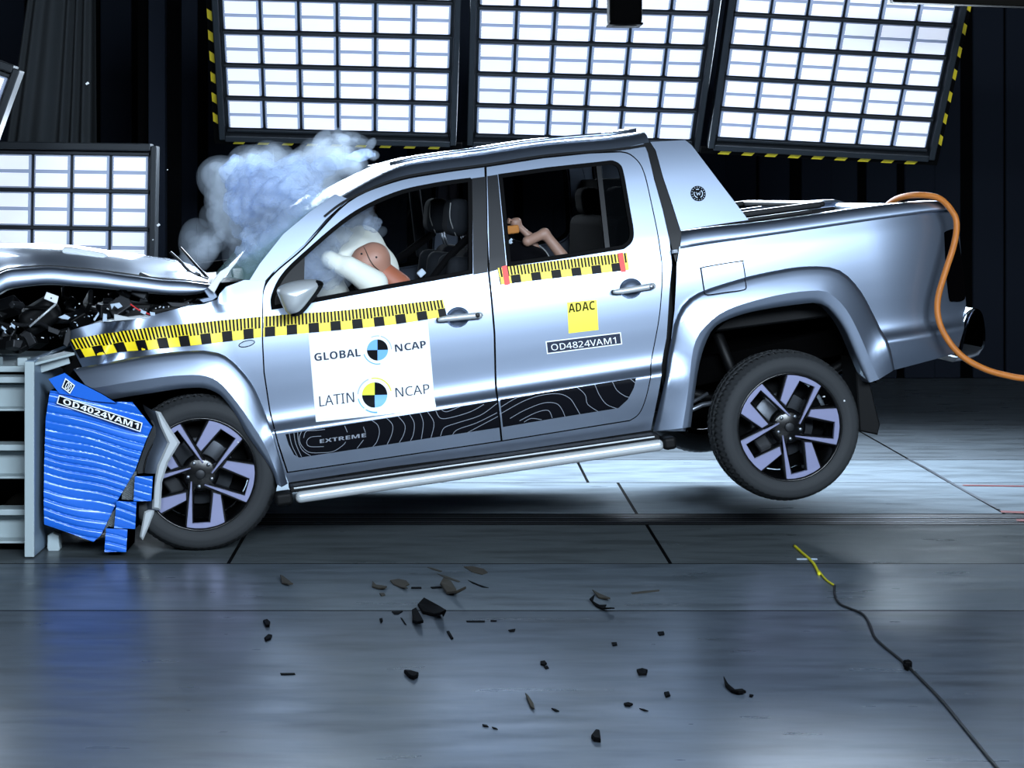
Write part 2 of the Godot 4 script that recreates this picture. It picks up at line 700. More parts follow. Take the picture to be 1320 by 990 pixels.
	# floor: cold grey screed, lightly polished, scuffed
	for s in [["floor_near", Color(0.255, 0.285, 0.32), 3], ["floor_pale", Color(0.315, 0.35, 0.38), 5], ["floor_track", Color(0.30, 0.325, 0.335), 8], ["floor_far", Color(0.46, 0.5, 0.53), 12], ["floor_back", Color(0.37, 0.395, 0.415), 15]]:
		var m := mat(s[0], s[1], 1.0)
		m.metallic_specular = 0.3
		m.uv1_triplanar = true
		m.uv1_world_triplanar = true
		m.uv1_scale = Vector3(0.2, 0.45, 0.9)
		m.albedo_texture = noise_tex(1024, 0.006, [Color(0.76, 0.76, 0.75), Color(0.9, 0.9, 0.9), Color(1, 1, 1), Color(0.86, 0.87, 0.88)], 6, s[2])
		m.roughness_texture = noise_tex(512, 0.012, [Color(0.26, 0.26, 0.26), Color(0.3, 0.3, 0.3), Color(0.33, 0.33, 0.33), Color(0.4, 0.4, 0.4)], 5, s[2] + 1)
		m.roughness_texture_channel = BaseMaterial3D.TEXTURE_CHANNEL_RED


# ------------------------------------------------------------------ lamps

func area_light(called: String, xf: Transform3D, size: Vector2, energy: float) -> void:
	var l := AreaLight3D.new()
	l.name = numbered(self, called)
	l.area_size = size
	l.light_energy = energy
	l.light_color = Color(0.86, 0.93, 1.0)
	l.area_range = 40.0
	l.shadow_enabled = true
	l.transform = xf
	add_child(l, true)


# a framed bank of LED lamps; xf: centre of the lower edge of its lamps, facing +z
func light_bank(label: String, xf: Transform3D, cols: int, rows: int, pitch: Vector2, energy: float, tape := "", group := "banks of LED lamps") -> Node3D:
	var t := thing("light_panel", label, "light panel", xf, group)
	var w := cols * pitch.x
	var h := rows * pitch.y
	put(t, "back_plate", rbox(Vector3(w + 0.06, h + 0.06, 0.03), 0.005), M.lamp_frame, at(0, h / 2, -0.06))
	for s in [-1, 1]:
		put(t, "frame_rail", rbox(Vector3(0.045, h + 0.11, 0.13), 0.008), M.lamp_frame, at(s * (w / 2 + 0.035), h / 2, -0.02))
	for y in [-0.045, h + 0.045]:
		put(t, "frame_rail", rbox(Vector3(w + 0.03, 0.05, 0.13), 0.008), M.lamp_frame, at(0, y, -0.02))
	for r in rows + 1:
		put(t, "cross_bar", rbox(Vector3(w, 0.022, 0.05), 0.004), M.lamp_frame, at(0, r * pitch.y, -0.02))
	var box := rbox(Vector3(pitch.x * 0.93, pitch.y * 0.9, 0.025), 0.006)
	var led := PlaneMesh.new()
	led.size = Vector2(pitch.x * 0.82, pitch.y * 0.36)
	led.orientation = PlaneMesh.FACE_Z
	var led_mesh := join([[led, Transform3D()], [rbox(Vector3(led.size.x, led.size.y, 0.014), 0.001), at(0, 0, -0.0075)]])
	for r in rows:
		for c in cols:
			var m := put(t, "lamp_module", box, M.lamp_housing, at((c + 0.5) * pitch.x - w / 2, (r + 0.5) * pitch.y, -0.03))
			for s in [-1, 1]:
				put(m, "led_strip", led_mesh, M.led_glow, at(0, s * pitch.y * 0.226, 0.0275))
	if tape:
		var edge := 0.01
		for side in tape.split(" "):
			var n := int((w if side == "bottom" else h) / 0.16)
			var d := (w if side == "bottom" else h) / n
			var bits := []
			for i in n:
				var stripe := extrude(PackedVector2Array([Vector2(-0.055, -0.024), Vector2(0.02, -0.024), Vector2(0.055, 0.024), Vector2(-0.02, 0.024)]), 0.0, 0.003, 0.0005)
				var along := (i + 0.5) * d
				if side == "bottom":
					bits.append([stripe, at(along - w / 2, -0.105, -0.02)])
				else:
					bits.append([stripe, at((w / 2 + edge + 0.065) * (1 if side == "right" else -1), along, -0.02, Vector3(0, 0, 90))])
			var back := rbox(Vector3(w + 0.2, 0.055, 0.02), 0.004)
			var spot := at(0, -0.105, -0.031)
			if side != "bottom":
				back = rbox(Vector3(0.055, h + 0.2, 0.02), 0.004)
				spot = at((w / 2 + edge + 0.065) * (1 if side == "right" else -1), h / 2, -0.031)
			var tp := put(t, "hazard_tape", back, M.hazard_black, spot)
			put(tp, "yellow_stripe", join(bits), M.hazard_yellow, tp.transform.affine_inverse()).set_meta("kind", "stuff")
	if energy > 0:
		var lx := xf * Transform3D(Basis(Vector3.UP, PI), Vector3(0, h / 2, 0.06))
		area_light("bank_light", lx, Vector2(w, h), energy)
	return t


func tilted(x: float, y: float, z: float, pitch_: float, yaw: float, roll: float) -> Transform3D:
	return Transform3D(Basis.from_euler(Vector3(deg_to_rad(pitch_), deg_to_rad(yaw), deg_to_rad(roll))), Vector3(x, y, z))


func lamps() -> void:
	light_bank("upper left bank of white LED lamps above the smoke", Transform3D(Basis(Vector3(0.9997, -0.0250, -0.0082), Vector3(0.0250, 0.8047, 0.5931), Vector3(-0.0083, -0.5931, 0.8051)), Vector3(-0.742, 2.212, -13.242)), 6, 5, Vector2(0.2619, 0.2718), 32.0, "bottom left")
	light_bank("upper middle bank of white LED lamps above the cab roof", Transform3D(Basis(Vector3(0.9994, -0.0289, 0.0198), Vector3(0.0066, 0.7096, 0.7046), Vector3(-0.0344, -0.7040, 0.7094)), Vector3(1.018, 2.174, -13.417)), 6, 5, Vector2(0.2604, 0.2961), 32.0, "bottom")
	light_bank("upper right bank of white LED lamps above the truck bed", Transform3D(Basis(Vector3(0.9986, -0.0523, -0.0019), Vector3(0.0455, 0.8510, 0.5232), Vector3(-0.0258, -0.5226, 0.8522)), Vector3(2.703, 2.128, -13.258)), 6, 5, Vector2(0.2504, 0.2466), 32.0, "bottom right")
	light_bank("lower left bank of white LED lamps behind the folded bonnet", tilted(-2.768, 1.049, -12.5, 0, 0, -0.9), 6, 4, Vector2(0.2620, 0.2525), 10.0)
	light_bank("sliver of a tilted LED lamp bank at the far left edge", tilted(-3.190, 1.876, -11.0, 0, 0, -20), 3, 3, Vector2(0.26, 0.26), 2.0)
	# a second row of banks lights the track from the viewer's side
	light_bank("leftmost bank of white LED lamps on the viewer's side of the track", Transform3D(Basis.from_euler(Vector3(deg_to_rad(22), PI, 0)), Vector3(-2.2, 3.2, -1.0)), 6, 5, Vector2(0.26, 0.27), 24.0)
	for i in 3:
		light_bank(["second", "third", "rightmost"][i] + " bank of white LED lamps on the viewer's side of the track", Transform3D(Basis.from_euler(Vector3(deg_to_rad(22), PI, 0)), Vector3(0.8 + i * 1.8, 3.2, -1.0)), 6, 5, Vector2(0.26, 0.27), 44.0)



# ------------------------------------------------------------------ hall

func hall() -> void:
	# rear wall: dark ribbed cladding
	var wall := structure(hold(self, "wall_back"), "dark ribbed rear wall of the test hall behind the lamps", "wall")
	put(wall, "cladding", rbox(Vector3(30, 9, 0.2), 0.01), M.wall_black, at(0, 4.5, -18.1))
	for i in 60:
		put(wall, "panel", rbox(Vector3(0.3, 9, 0.06), 0.02), M.wall_dark, at(-9.5 + i * 0.335 + 0.05 * sin(i * 2.3), 4.5, -17.98 + 0.012 * sin(i * 1.7)))
	for s in [-1, 1]:
		var side := structure(hold(self, "wall_left" if s < 0 else "wall_right"), "dark side wall of the test hall at its %s end" % ("left" if s < 0 else "right"), "wall")
		put(side, "cladding", rbox(Vector3(0.2, 9, 27), 0.01), M.wall_black, at(s * 11.0, 4.5, -5))
	var front := structure(hold(self, "wall_front"), "dark wall of the test hall behind the viewer", "wall")
	put(front, "cladding", rbox(Vector3(30, 9, 0.2), 0.01), M.wall_black, at(0, 4.5, 8.1))
	var roof := structure(hold(self, "ceiling"), "black ceiling of the test hall high above the track", "ceiling")
	put(roof, "cladding", rbox(Vector3(30, 0.2, 27), 0.01), M.wall_black, at(0, 8.0, -5))
	# steel column beside the smoke
	var col := structure(hold(self, "trim_1"), "dark steel column rising behind the smoke", "column")
	put(col, "post", rbox(Vector3(0.13, 8.0, 0.12), 0.01), M.wall_dark, at(-2.2, 4.0, -14.4))
	put(col, "flange", rbox(Vector3(0.34, 8.0, 0.03), 0.01), M.wall_black, at(-2.2, 4.0, -14.5))
	# beam that closes the picture at the upper right
	var beam := structure(hold(self, "trim_2"), "dark overhead beam along the top of the right lamp bank", "beam")
	put(beam, "girder", rbox(Vector3(2.6, 0.1, 0.1), 0.01), M.beam_dark, at(4.05, 2.955, -11.4, Vector3(0, 0, -2)))
	# pleated curtain
	var rows := []
	for r in 7:
		var v := r / 6.0
		var line := PackedVector3Array()
		for i in 61:
			var u := i / 60.0
			var l := lerpf(-3.28, -2.92, v)
			var e := lerpf(-2.585, -2.6, v)
			line.append(Vector3(lerpf(l, e, u), lerpf(2.15, 4.6, v), -14.0 + 0.045 * sin(u * 38.0 + sin(u * 9.0) * 2.0) * (0.5 + 0.5 * u) + 0.05 * sin(u * 7.0)))
		rows.append(line)
	var back := []
	for r in rows:
		var line := PackedVector3Array()
		for p in r:
			line.append(p + Vector3(0, 0, -0.004))
		line.reverse()
		back.append(line)
	var cur := put(self, "curtain", join([[grid(rows), Transform3D()], [grid(back), Transform3D()]]), M.curtain)
	tag(cur, "long grey pleated curtain hanging behind the lower left lamp bank", "curtain")
	var rail := put(self, "curtain_rail", tube([Vector3(-3.6, 4.62, -14.0), Vector3(-2.4, 4.62, -14.0)], 0.03), M.lamp_frame)
	structure(rail, "rail that the grey curtain hangs from", "rail")


func floor_slabs() -> void:
	var fl := structure(hold(self, "floor"), "cold grey sealed screed floor with sawn joints and a steel track", "floor")
	put(fl, "sub_base", rbox(Vector3(24, 0.1, 27), 0.005), M.scrap_black, at(0, -0.0504, -5))
	# bands from the viewer to the far wall: z near, z far, material, sideways start of each joint
	var gap := 0.018
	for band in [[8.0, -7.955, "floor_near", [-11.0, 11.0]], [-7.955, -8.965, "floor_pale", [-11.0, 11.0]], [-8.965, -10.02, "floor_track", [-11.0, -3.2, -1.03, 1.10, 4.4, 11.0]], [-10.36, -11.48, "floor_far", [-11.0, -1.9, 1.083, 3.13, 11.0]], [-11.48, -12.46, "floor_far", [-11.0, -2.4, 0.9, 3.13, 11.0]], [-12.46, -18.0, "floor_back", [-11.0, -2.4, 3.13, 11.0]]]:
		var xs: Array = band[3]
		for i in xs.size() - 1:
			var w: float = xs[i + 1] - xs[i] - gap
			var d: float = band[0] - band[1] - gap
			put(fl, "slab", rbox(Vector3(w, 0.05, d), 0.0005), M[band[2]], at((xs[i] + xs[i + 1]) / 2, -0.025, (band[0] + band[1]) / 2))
	for r in [[-10.06, 0.05, "dark_steel"], [-10.115, 0.02, "steel"], [-10.17, 0.05, "floor_dark"], [-10.235, 0.02, "steel"], [-10.30, 0.09, "floor_dark"]]:
		put(fl, "track_rail", rbox(Vector3(22, 0.04, r[1]), 0.003), M[r[2]], at(0, -0.0202 if r[2] == "floor_dark" else -0.0195, r[0]))
	# cover strip over the slanting joint on the right, and red floor lines
	var st := put(self, "joint_strip", strip_on(pv([3.123,-12.491,3.135,-12.136,3.132,-11.672,3.13,-11.213,3.134,-10.87,3.14,-10.496]), 0.022, 2, 0.004), M.steel, Transform3D(Basis(Vector3(1, 0, 0), Vector3(0, 0, 1), Vector3(0, 1, 0)), Vector3.ZERO))
	tag(st, "thin grey strip covering the slanting floor joint right of the rear wheel", "floor strip")
	var k := 0
	for line in [[[3.177,-11.362,3.584,-11.317], 0.035, "thin faded red line painted on the far floor at the right edge"], [[3.126,-10.42,3.287,-10.382], 0.07, "broad red line painted on the floor just beyond the steel track"], [[3.129,-10.147,3.227,-10.123], 0.07, "short red line painted on the floor at the near side of the track"]]:
		var l := put(self, "floor_line", strip_on(pv(line[0]), line[1], 2, 0.003), M.red_paint, Transform3D(Basis(Vector3(1, 0, 0), Vector3(0, 0, 1), Vector3(0, 1, 0)), Vector3.ZERO))
		tag(l, line[2], "floor line", "red floor lines")
		k += 1


# ------------------------------------------------------------------ barrier

func barrier() -> void:
	var b := thing("crash_barrier", "grey steel crash barrier with a thick upright plate at the left edge", "barrier")
	put(b, "plate", rbox(Vector3(0.045, 0.96, 1.25), 0.006), M.barrier_plate, at(-2.016, 0.485, -9.73))
	put(b, "plate_edge", rbox(Vector3(0.047, 0.955, 0.02), 0.004), M.barrier_grey, at(-2.016, 0.484, -9.098))
	put(b, "top_bracket", join([bar(Vector3(-2.03, 0.945, -9.15), Vector3(-1.86, 0.985, -9.3), 0.1, 0.014), bar(Vector3(-2.0, 0.92, -9.25), Vector3(-1.87, 0.96, -9.32), 0.012, 0.06)]), M.barrier_grey)
	# rolled beams running off to the left
	for y in [0.79, 0.455, 0.135]:
		var beam := put(b, "beam", rbox(Vector3(2.6, 0.15, 0.02), 0.004), M.barrier_grey, at(-3.34, y, -9.32))
		for s in [[0.07, 0.03], [-0.078, 0.012]]:
			put(beam, "flange", rbox(Vector3(2.6, s[1], 0.13), 0.005), M.barrier_grey, at(0, s[0], 0.05))
		put(beam, "web_line", rbox(Vector3(2.6, 0.012, 0.03), 0.003), M.barrier_grey, at(0, 0.035, 0.015))
	put(b, "deck", rbox(Vector3(2.6, 0.03, 0.9), 0.005), M.barrier_grey, at(-3.34, 0.905, -9.75))
	for x in [-2.1, -2.24]:
		put(b, "lug", rbox(Vector3(0.05, 0.04, 0.08), 0.004), M.barrier_grey, at(x, 0.94, -9.35))
	put(b, "back_plate", rbox(Vector3(2.6, 0.9, 0.04), 0.005), M.wall_black, at(-3.34, 0.46, -10.2))
	var wheel := put(b, "castor_wheel", lathe(pv([0.0, 0.03, 0.1, 0.03, 0.125, 0.02, 0.13, 0, 0.125, -0.02, 0.1, -0.03, 0.0, -0.03]), 28), M.beam_dark, at(-2.12, 0.13, -9.5))
	put(b, "foot", extrude(pv([-1.969,0.075,-1.945,0.087,-1.914,0.075,-1.91,0.005,-1.926,-0.026,-1.957,-0.026,-1.972,0.013]), -9.35, -9.29, 0.004), M.barrier_grey)
	# crushed honeycomb block in blue foil
	var d := thing("honeycomb_block", "crushed block wrapped in pleated blue foil between barrier and front wheel", "crash block")
	var face := pv([-1.927,0.814,-1.87,0.807,-1.756,0.78,-1.622,0.757,-1.523,0.757,-1.427,0.635,-1.458,0.566,-1.511,0.417,-1.595,0.276,-1.676,0.104,-1.714,0.07,-1.832,0.112,-1.958,0.154,-1.958,0.444,-1.95,0.673])
	put(d, "foil_wrap", sheet(face, 3, 0.0, 0.75, [], Vector2(0.012, 0.006)), M.blue_foil, at(0, 0, -9.16))
	put(d, "torn_flap", sheet(pv([-1.933,0.871,-1.853,0.901,-1.807,0.867,-1.674,0.799,-1.598,0.753,-1.719,0.764,-1.826,0.791,-1.879,0.799]), 2, 0.0, 0.02), M.blue_foil, at(0, 0, -9.14))
	var steps := [[[-1.504,0.398,-1.416,0.398,-1.424,0.276,-1.511,0.276], -9.30], [[-1.595,0.276,-1.496,0.272,-1.504,0.139,-1.607,0.143], -9.26], [[-1.645,0.143,-1.542,0.135,-1.546,0.028,-1.653,0.028], -9.22]]
	for s in steps:
		put(d, "foil_step", sheet(pv(s[0]), 3, 0.0, 0.25, [], Vector2(0.012, 0.006)), M.blue_foil, at(0, 0, -9.12))
	for hc in [[-1.572,0.354,-1.506,0.415,-1.506,0.27,-1.579,0.27], [-1.667,0.178,-1.606,0.228,-1.614,0.124,-1.675,0.124]]:
		var cells := []
		var lo := Vector2(hc[0], hc[5])
		for i in 9:
			for j in 14:
				var c := pv(hc)[3].lerp(pv(hc)[1], 0.0) + Vector2(i * 0.0085, j * 0.0105 + (0.005 if i % 2 else 0.0))
				if Geometry2D.is_point_in_polygon(c, pv(hc)):
					cells.append([lathe(pv([0.0052, -0.03, 0.0052, 0.004, 0.0042, 0.004, 0.0042, -0.03]), 6), at(c.x, c.y, 0)])
		var core := put(d, "honeycomb_core", sheet(pv(hc), 2, 0.0, 0.1), M.honeycomb, at(0, 0, -9.172))
		if cells:
			put(core, "cell_wall", join(cells), M.honeycomb, at(0, 0, 0.004)).set_meta("kind", "stuff")
	for l in [[[-1.878,0.795,-1.468,0.658,-1.479,0.613,-1.89,0.753], [-1.859,0.752,-1.49,0.628,-1.854,0.779], "OD4024VAM1"], [[-1.847,0.878,-1.799,0.842,-1.824,0.8,-1.865,0.832], [-1.852,0.83,-1.828,0.811,-1.835,0.862], "OD"]]:
		var plate := put(d, "number_label", sheet(pv(l[0]), 2, 0.0, 0.002), M.sticker_white, at(0, 0, -9.125))
		put(plate, "label_field", sheet(Geometry2D.offset_polygon(pv(l[0]), -0.005)[0], 2, 0.0008, 0.0), M.print_black)
		put(plate, "letters", lettering(l[2], true, pv(l[1]), 2, 0.0016), M.sticker_white)


# ------------------------------------------------------------------ truck

func body(called: String, poly: PackedVector2Array, off := 0.0, material := "paint", holes := [], mode := 0, both := true, th := 0.02) -> MeshInstance3D:
	if both:
		put(truck, called, sheet(poly, mode, off, th, holes, Vector2(0.07, 0.03), true), M[material])
	return put(truck, called, sheet(poly, mode, off, th, holes, Vector2(0.05, 0.02)), M[material])


func shrink(poly: PackedVector2Array, d: float) -> PackedVector2Array:
	var o := Geometry2D.offset_polygon(poly, -d)
	return o[0] if o.size() else poly


# lofted band between curves: rows of [points on the side plane, depth in from it]
func band(rows: Array, far := false) -> ArrayMesh:
	var out := []
	for r in rows:
		var line := PackedVector3Array()
		for p in r[0]:
			line.append(Vector3(p.x, p.y, -TRUCK_WIDTH + r[1] if far else -r[1]))
		out.append(line)
	if far:
		out.reverse()
	return grid(out)


func resample(pts: PackedVector2Array, n: int) -> PackedVector2Array:
	var c := curve(pts, 10)
	var total := 0.0
	for i in c.size() - 1:
		total += c[i].distance_to(c[i + 1])
	var o := PackedVector2Array()
	var i := 0
	var run := 0.0
	for k in n:
		var want := total * k / (n - 1)
		while i < c.size() - 2 and run + c[i].distance_to(c[i + 1]) < want:
			run += c[i].distance_to(c[i + 1])
			i += 1
		var d := c[i].distance_to(c[i + 1])
		o.append(c[i].lerp(c[i + 1], clampf((want - run) / maxf(d, 1e-6), 0, 1)))
	return o


# how far the arch lips draw in towards nose and tail
func lip(x: float) -> float:
	return 0.2 * pow(maxf(0.0, 0.1 - x), 2.0) + 0.25 * pow(maxf(0.0, x - 3.6), 2.0)


func flare(outer: Array, crease: Array, inner: Array) -> void:
	var n := 40
	var o := resample(pv(outer), n)
	var c := resample(pv(crease), n)
	var a := resample(pv(inner), n)
	for far in [true, false]:
		var rows := []
		var back := PackedVector3Array()
		var o0 := PackedVector3Array()
		var rim := PackedVector3Array()
		for p in o:
			o0.append(Vector3(p.x, p.y, -prof(p.x, p.y) - 0.01))
			back.append(Vector3(p.x, p.y, -prof(p.x, p.y) + 0.034))
		rows.append(o0)
		rows.append(back)
		for k in [0.15, 0.4, 0.7, 0.9]:
			var line := PackedVector3Array()
			for i in n:
				var q := o[i].lerp(c[i], k)
				line.append(Vector3(q.x, q.y, lerpf(back[i].z, 0.028 - lip(q.x), pow(k, 0.75))))
			rows.append(line)
		var sharp := PackedVector3Array()
		for q in c:
			sharp.append(Vector3(q.x, q.y, 0.028 - lip(q.x)))
		rows.append(sharp)
		var faces := [rows]
		var second := [sharp]
		for z in [[0.5, 0.0255], [0.95, 0.0215], [1.0, 0.016], [1.02, 0.0], [1.03, -0.08]]:
			var line := PackedVector3Array()
			for i in n:
				var q := c[i].lerp(a[i], z[0])
				line.append(Vector3(q.x, q.y, z[1] - lip(q.x)))
			second.append(line)
		faces.append(second)
		var bits := []
		for f in faces:
			if far:
				for r in f.size():
					for i in n:
						f[r] = f[r].duplicate()
						f[r][i] = Vector3(f[r][i].x, f[r][i].y, -TRUCK_WIDTH - f[r][i].z)
				f.reverse()
			bits.append([grid(f), Transform3D()])
		put(truck, "wheel_arch_flare", join(bits), M.paint)


func mix_lines(a: PackedVector2Array, b: PackedVector2Array, k: float) -> Array:
	var o := []
	for i in a.size():
		o.append(a[i].lerp(b[i], k))
	return o


func wheel(called: String, p: Vector3, turn: float, spin: float, rim_tilt := 0.0) -> Node3D:
	var w := hold(truck, called, Transform3D(Basis.from_euler(Vector3(0, turn, 0)), p))
	var segs := 288
	var prof_t := [[0.277, -0.016, 0], [0.283, -0.004, 0], [0.296, 0.004, 0], [0.30, 0.0045, 0], [0.303, 0.0065, 0], [0.325, 0.012, 0], [0.330, 0.0105, 0], [0.345, 0.009, 0], [0.360, 0.001, 0], [0.366, -0.006, 0], [0.3675, -0.008, 1], [0.377, -0.024, 1], [0.385, -0.046, 1], [0.3895, -0.066, 1], [0.383, -0.067, 0], [0.383, -0.075, 0], [0.3925, -0.076, 1], [0.393, -0.098, 0.6], [0.393, -0.118, 0.6], [0.384, -0.119, 0], [0.384, -0.128, 0], [0.393, -0.129, 0.6], [0.393, -0.165, 0.6], [0.383, -0.166, 0], [0.383, -0.175, 0], [0.391, -0.176, 1], [0.386, -0.205, 1], [0.374, -0.235, 0], [0.345, -0.25, 0], [0.30, -0.245, 0], [0.277, -0.225, 0]]
	var rows := []
	for q in prof_t:
		var ring := PackedVector3Array()
		for k in segs:
			var r: float = q[0]
			if q[2] > 0 and (k + int(q[1] * -60.0)) % 4 == 0:
				r -= 0.010 * q[2]
			var t := TAU * k / segs
			ring.append(Vector3(cos(t) * r, sin(t) * r, q[1]))
		rows.append(ring)
	put(w, "tyre", grid(rows, false, true), M.rubber)
	put(w, "rim_barrel", lathe(pv([0.285, -0.012, 0.281, -0.004, 0.274, -0.005, 0.268, -0.02, 0.262, -0.05, 0.25, -0.10, 0.25, -0.21, 0.275, -0.225]), 64), M.alloy_black)
	var s := 0.272
	var u := pv([-0.16, -0.15, -0.135, -0.15, -0.05, -0.905, 0.27, -0.86, 0.27, -0.32, 0.41, -0.35, 0.535, -0.845, 0.40, -0.915, 0.2, -0.978, 0, -0.998, -0.15, -0.988])
	var leg_a := pv([-0.22, -0.05, -0.10, -0.05, -0.02, -0.90, -0.06, -1.0, -0.19, -0.98])
	var leg_b := pv([0.06, -0.16, 0.22, -0.10, 0.43, -0.30, 0.58, -0.82, 0.42, -0.92, 0.23, -0.86, 0.22, -0.3])
	for poly in [u, leg_a, leg_b]:
		for i in poly.size():
			poly[i] *= s
	var face := extrude(u, -0.034, -0.016, 0.002)
	var spoke_a := extrude(leg_a, -0.075, -0.024, 0.006)
	var spoke_b := extrude(leg_b, -0.075, -0.024, 0.006)
	for k in 5:
		var b := Transform3D(Basis(Vector3.BACK, TAU * k / 5 + spin), Vector3.ZERO)
		put(w, "spoke", spoke_a, M.alloy_black, b)
		put(w, "spoke", spoke_b, M.alloy_black, b)
		put(w, "machined_face", face, M.machined, b)
		put(w, "lug_bolt", lathe(pv([0.0, 0.0, 0.008, 0.0, 0.0095, -0.002, 0.0095, -0.02, 0.012, -0.021, 0.013, -0.03]), 12), M.steel, Transform3D(Basis(Vector3.BACK, TAU * k / 5 + spin + 0.95), Vector3.ZERO) * at(0.062, 0, -0.016))
		put(w, "rim_glint", extrude(pv([0.20, -0.012, 0.262, -0.016, 0.262, 0.004, 0.205, 0.0]), -0.11, -0.085, 0.002), M.dark_steel, Transform3D(Basis(Vector3.BACK, TAU * k / 5 + spin + 0.32), Vector3.ZERO))
	put(w, "hub", lathe(pv([0.0, -0.02, 0.07, -0.024, 0.092, -0.034, 0.095, -0.075]), 40), M.alloy_black)
	put(w, "centre_cap", lathe(pv([0.0, -0.010, 0.020, -0.010, 0.0255, -0.013, 0.027, -0.025]), 28), M.dark_steel)
	put(w, "brake_disc", lathe(pv([0.05, -0.115, 0.075, -0.115, 0.08, -0.135, 0.165, -0.135, 0.168, -0.14, 0.168, -0.155, 0.08, -0.16]), 56), M.steel)
	put(w, "brake_caliper", rbox(Vector3(0.08, 0.16, 0.05), 0.015), M.dark_steel, Transform3D(Basis(Vector3.BACK, 0.5), Vector3.ZERO) * at(-0.145, 0, -0.13))
	put(w, "backing_plate", lathe(pv([0.0, -0.17, 0.24, -0.172, 0.245, -0.2]), 40), M.black_plastic)
	put(w, "valve", tube([Vector3(0.2, 0.13, -0.03), Vector3(0.205, 0.133, -0.012)], 0.004, 6), M.white_paint)
	return w


func build_truck() -> void:
	# x runs along the nose-down, slightly turned truck; the origin is the front wheel's outer centre
	var a := deg_to_rad(7.5)
	var p := deg_to_rad(6.8)
	var ex := Vector3(cos(p) * cos(a), sin(p), -cos(p) * sin(a))
	var ez := Vector3(sin(a), 0, cos(a))
	truck = thing("pickup_truck", "silver double-cab pickup truck, nose down and crushed against the barrier", "pickup truck", Transform3D(Basis(ex, ez.cross(ex), ez), Vector3(-1.202, 0.385, -9.25)))
	cab()
	bed()
	nose()
	running_gear()
	cabin()
	fittings()
	stickers()


func window_front() -> PackedVector2Array:
	var o := curve(pv([0.449,0.763,0.456,0.831,0.522,0.932,0.655,1.034,0.908,1.193,1.146,1.276,1.365,1.301,1.553,1.305]), 5)
	o.append_array(pv([1.562,1.296,1.489,0.816,1.046,0.794,0.699,0.775]))
	return o


func window_rear() -> PackedVector2Array:
	var o := pv([1.701,1.306,1.965,1.311,2.23,1.308,2.3,1.308])
	o.append_array(curve(pv([2.313,1.306,2.346,1.283,2.358,1.234,2.357,1.051,2.355,0.926,2.332,0.872,2.286,0.844]), 5))
	o.append_array(pv([1.94,0.834,1.669,0.83]))
	return o


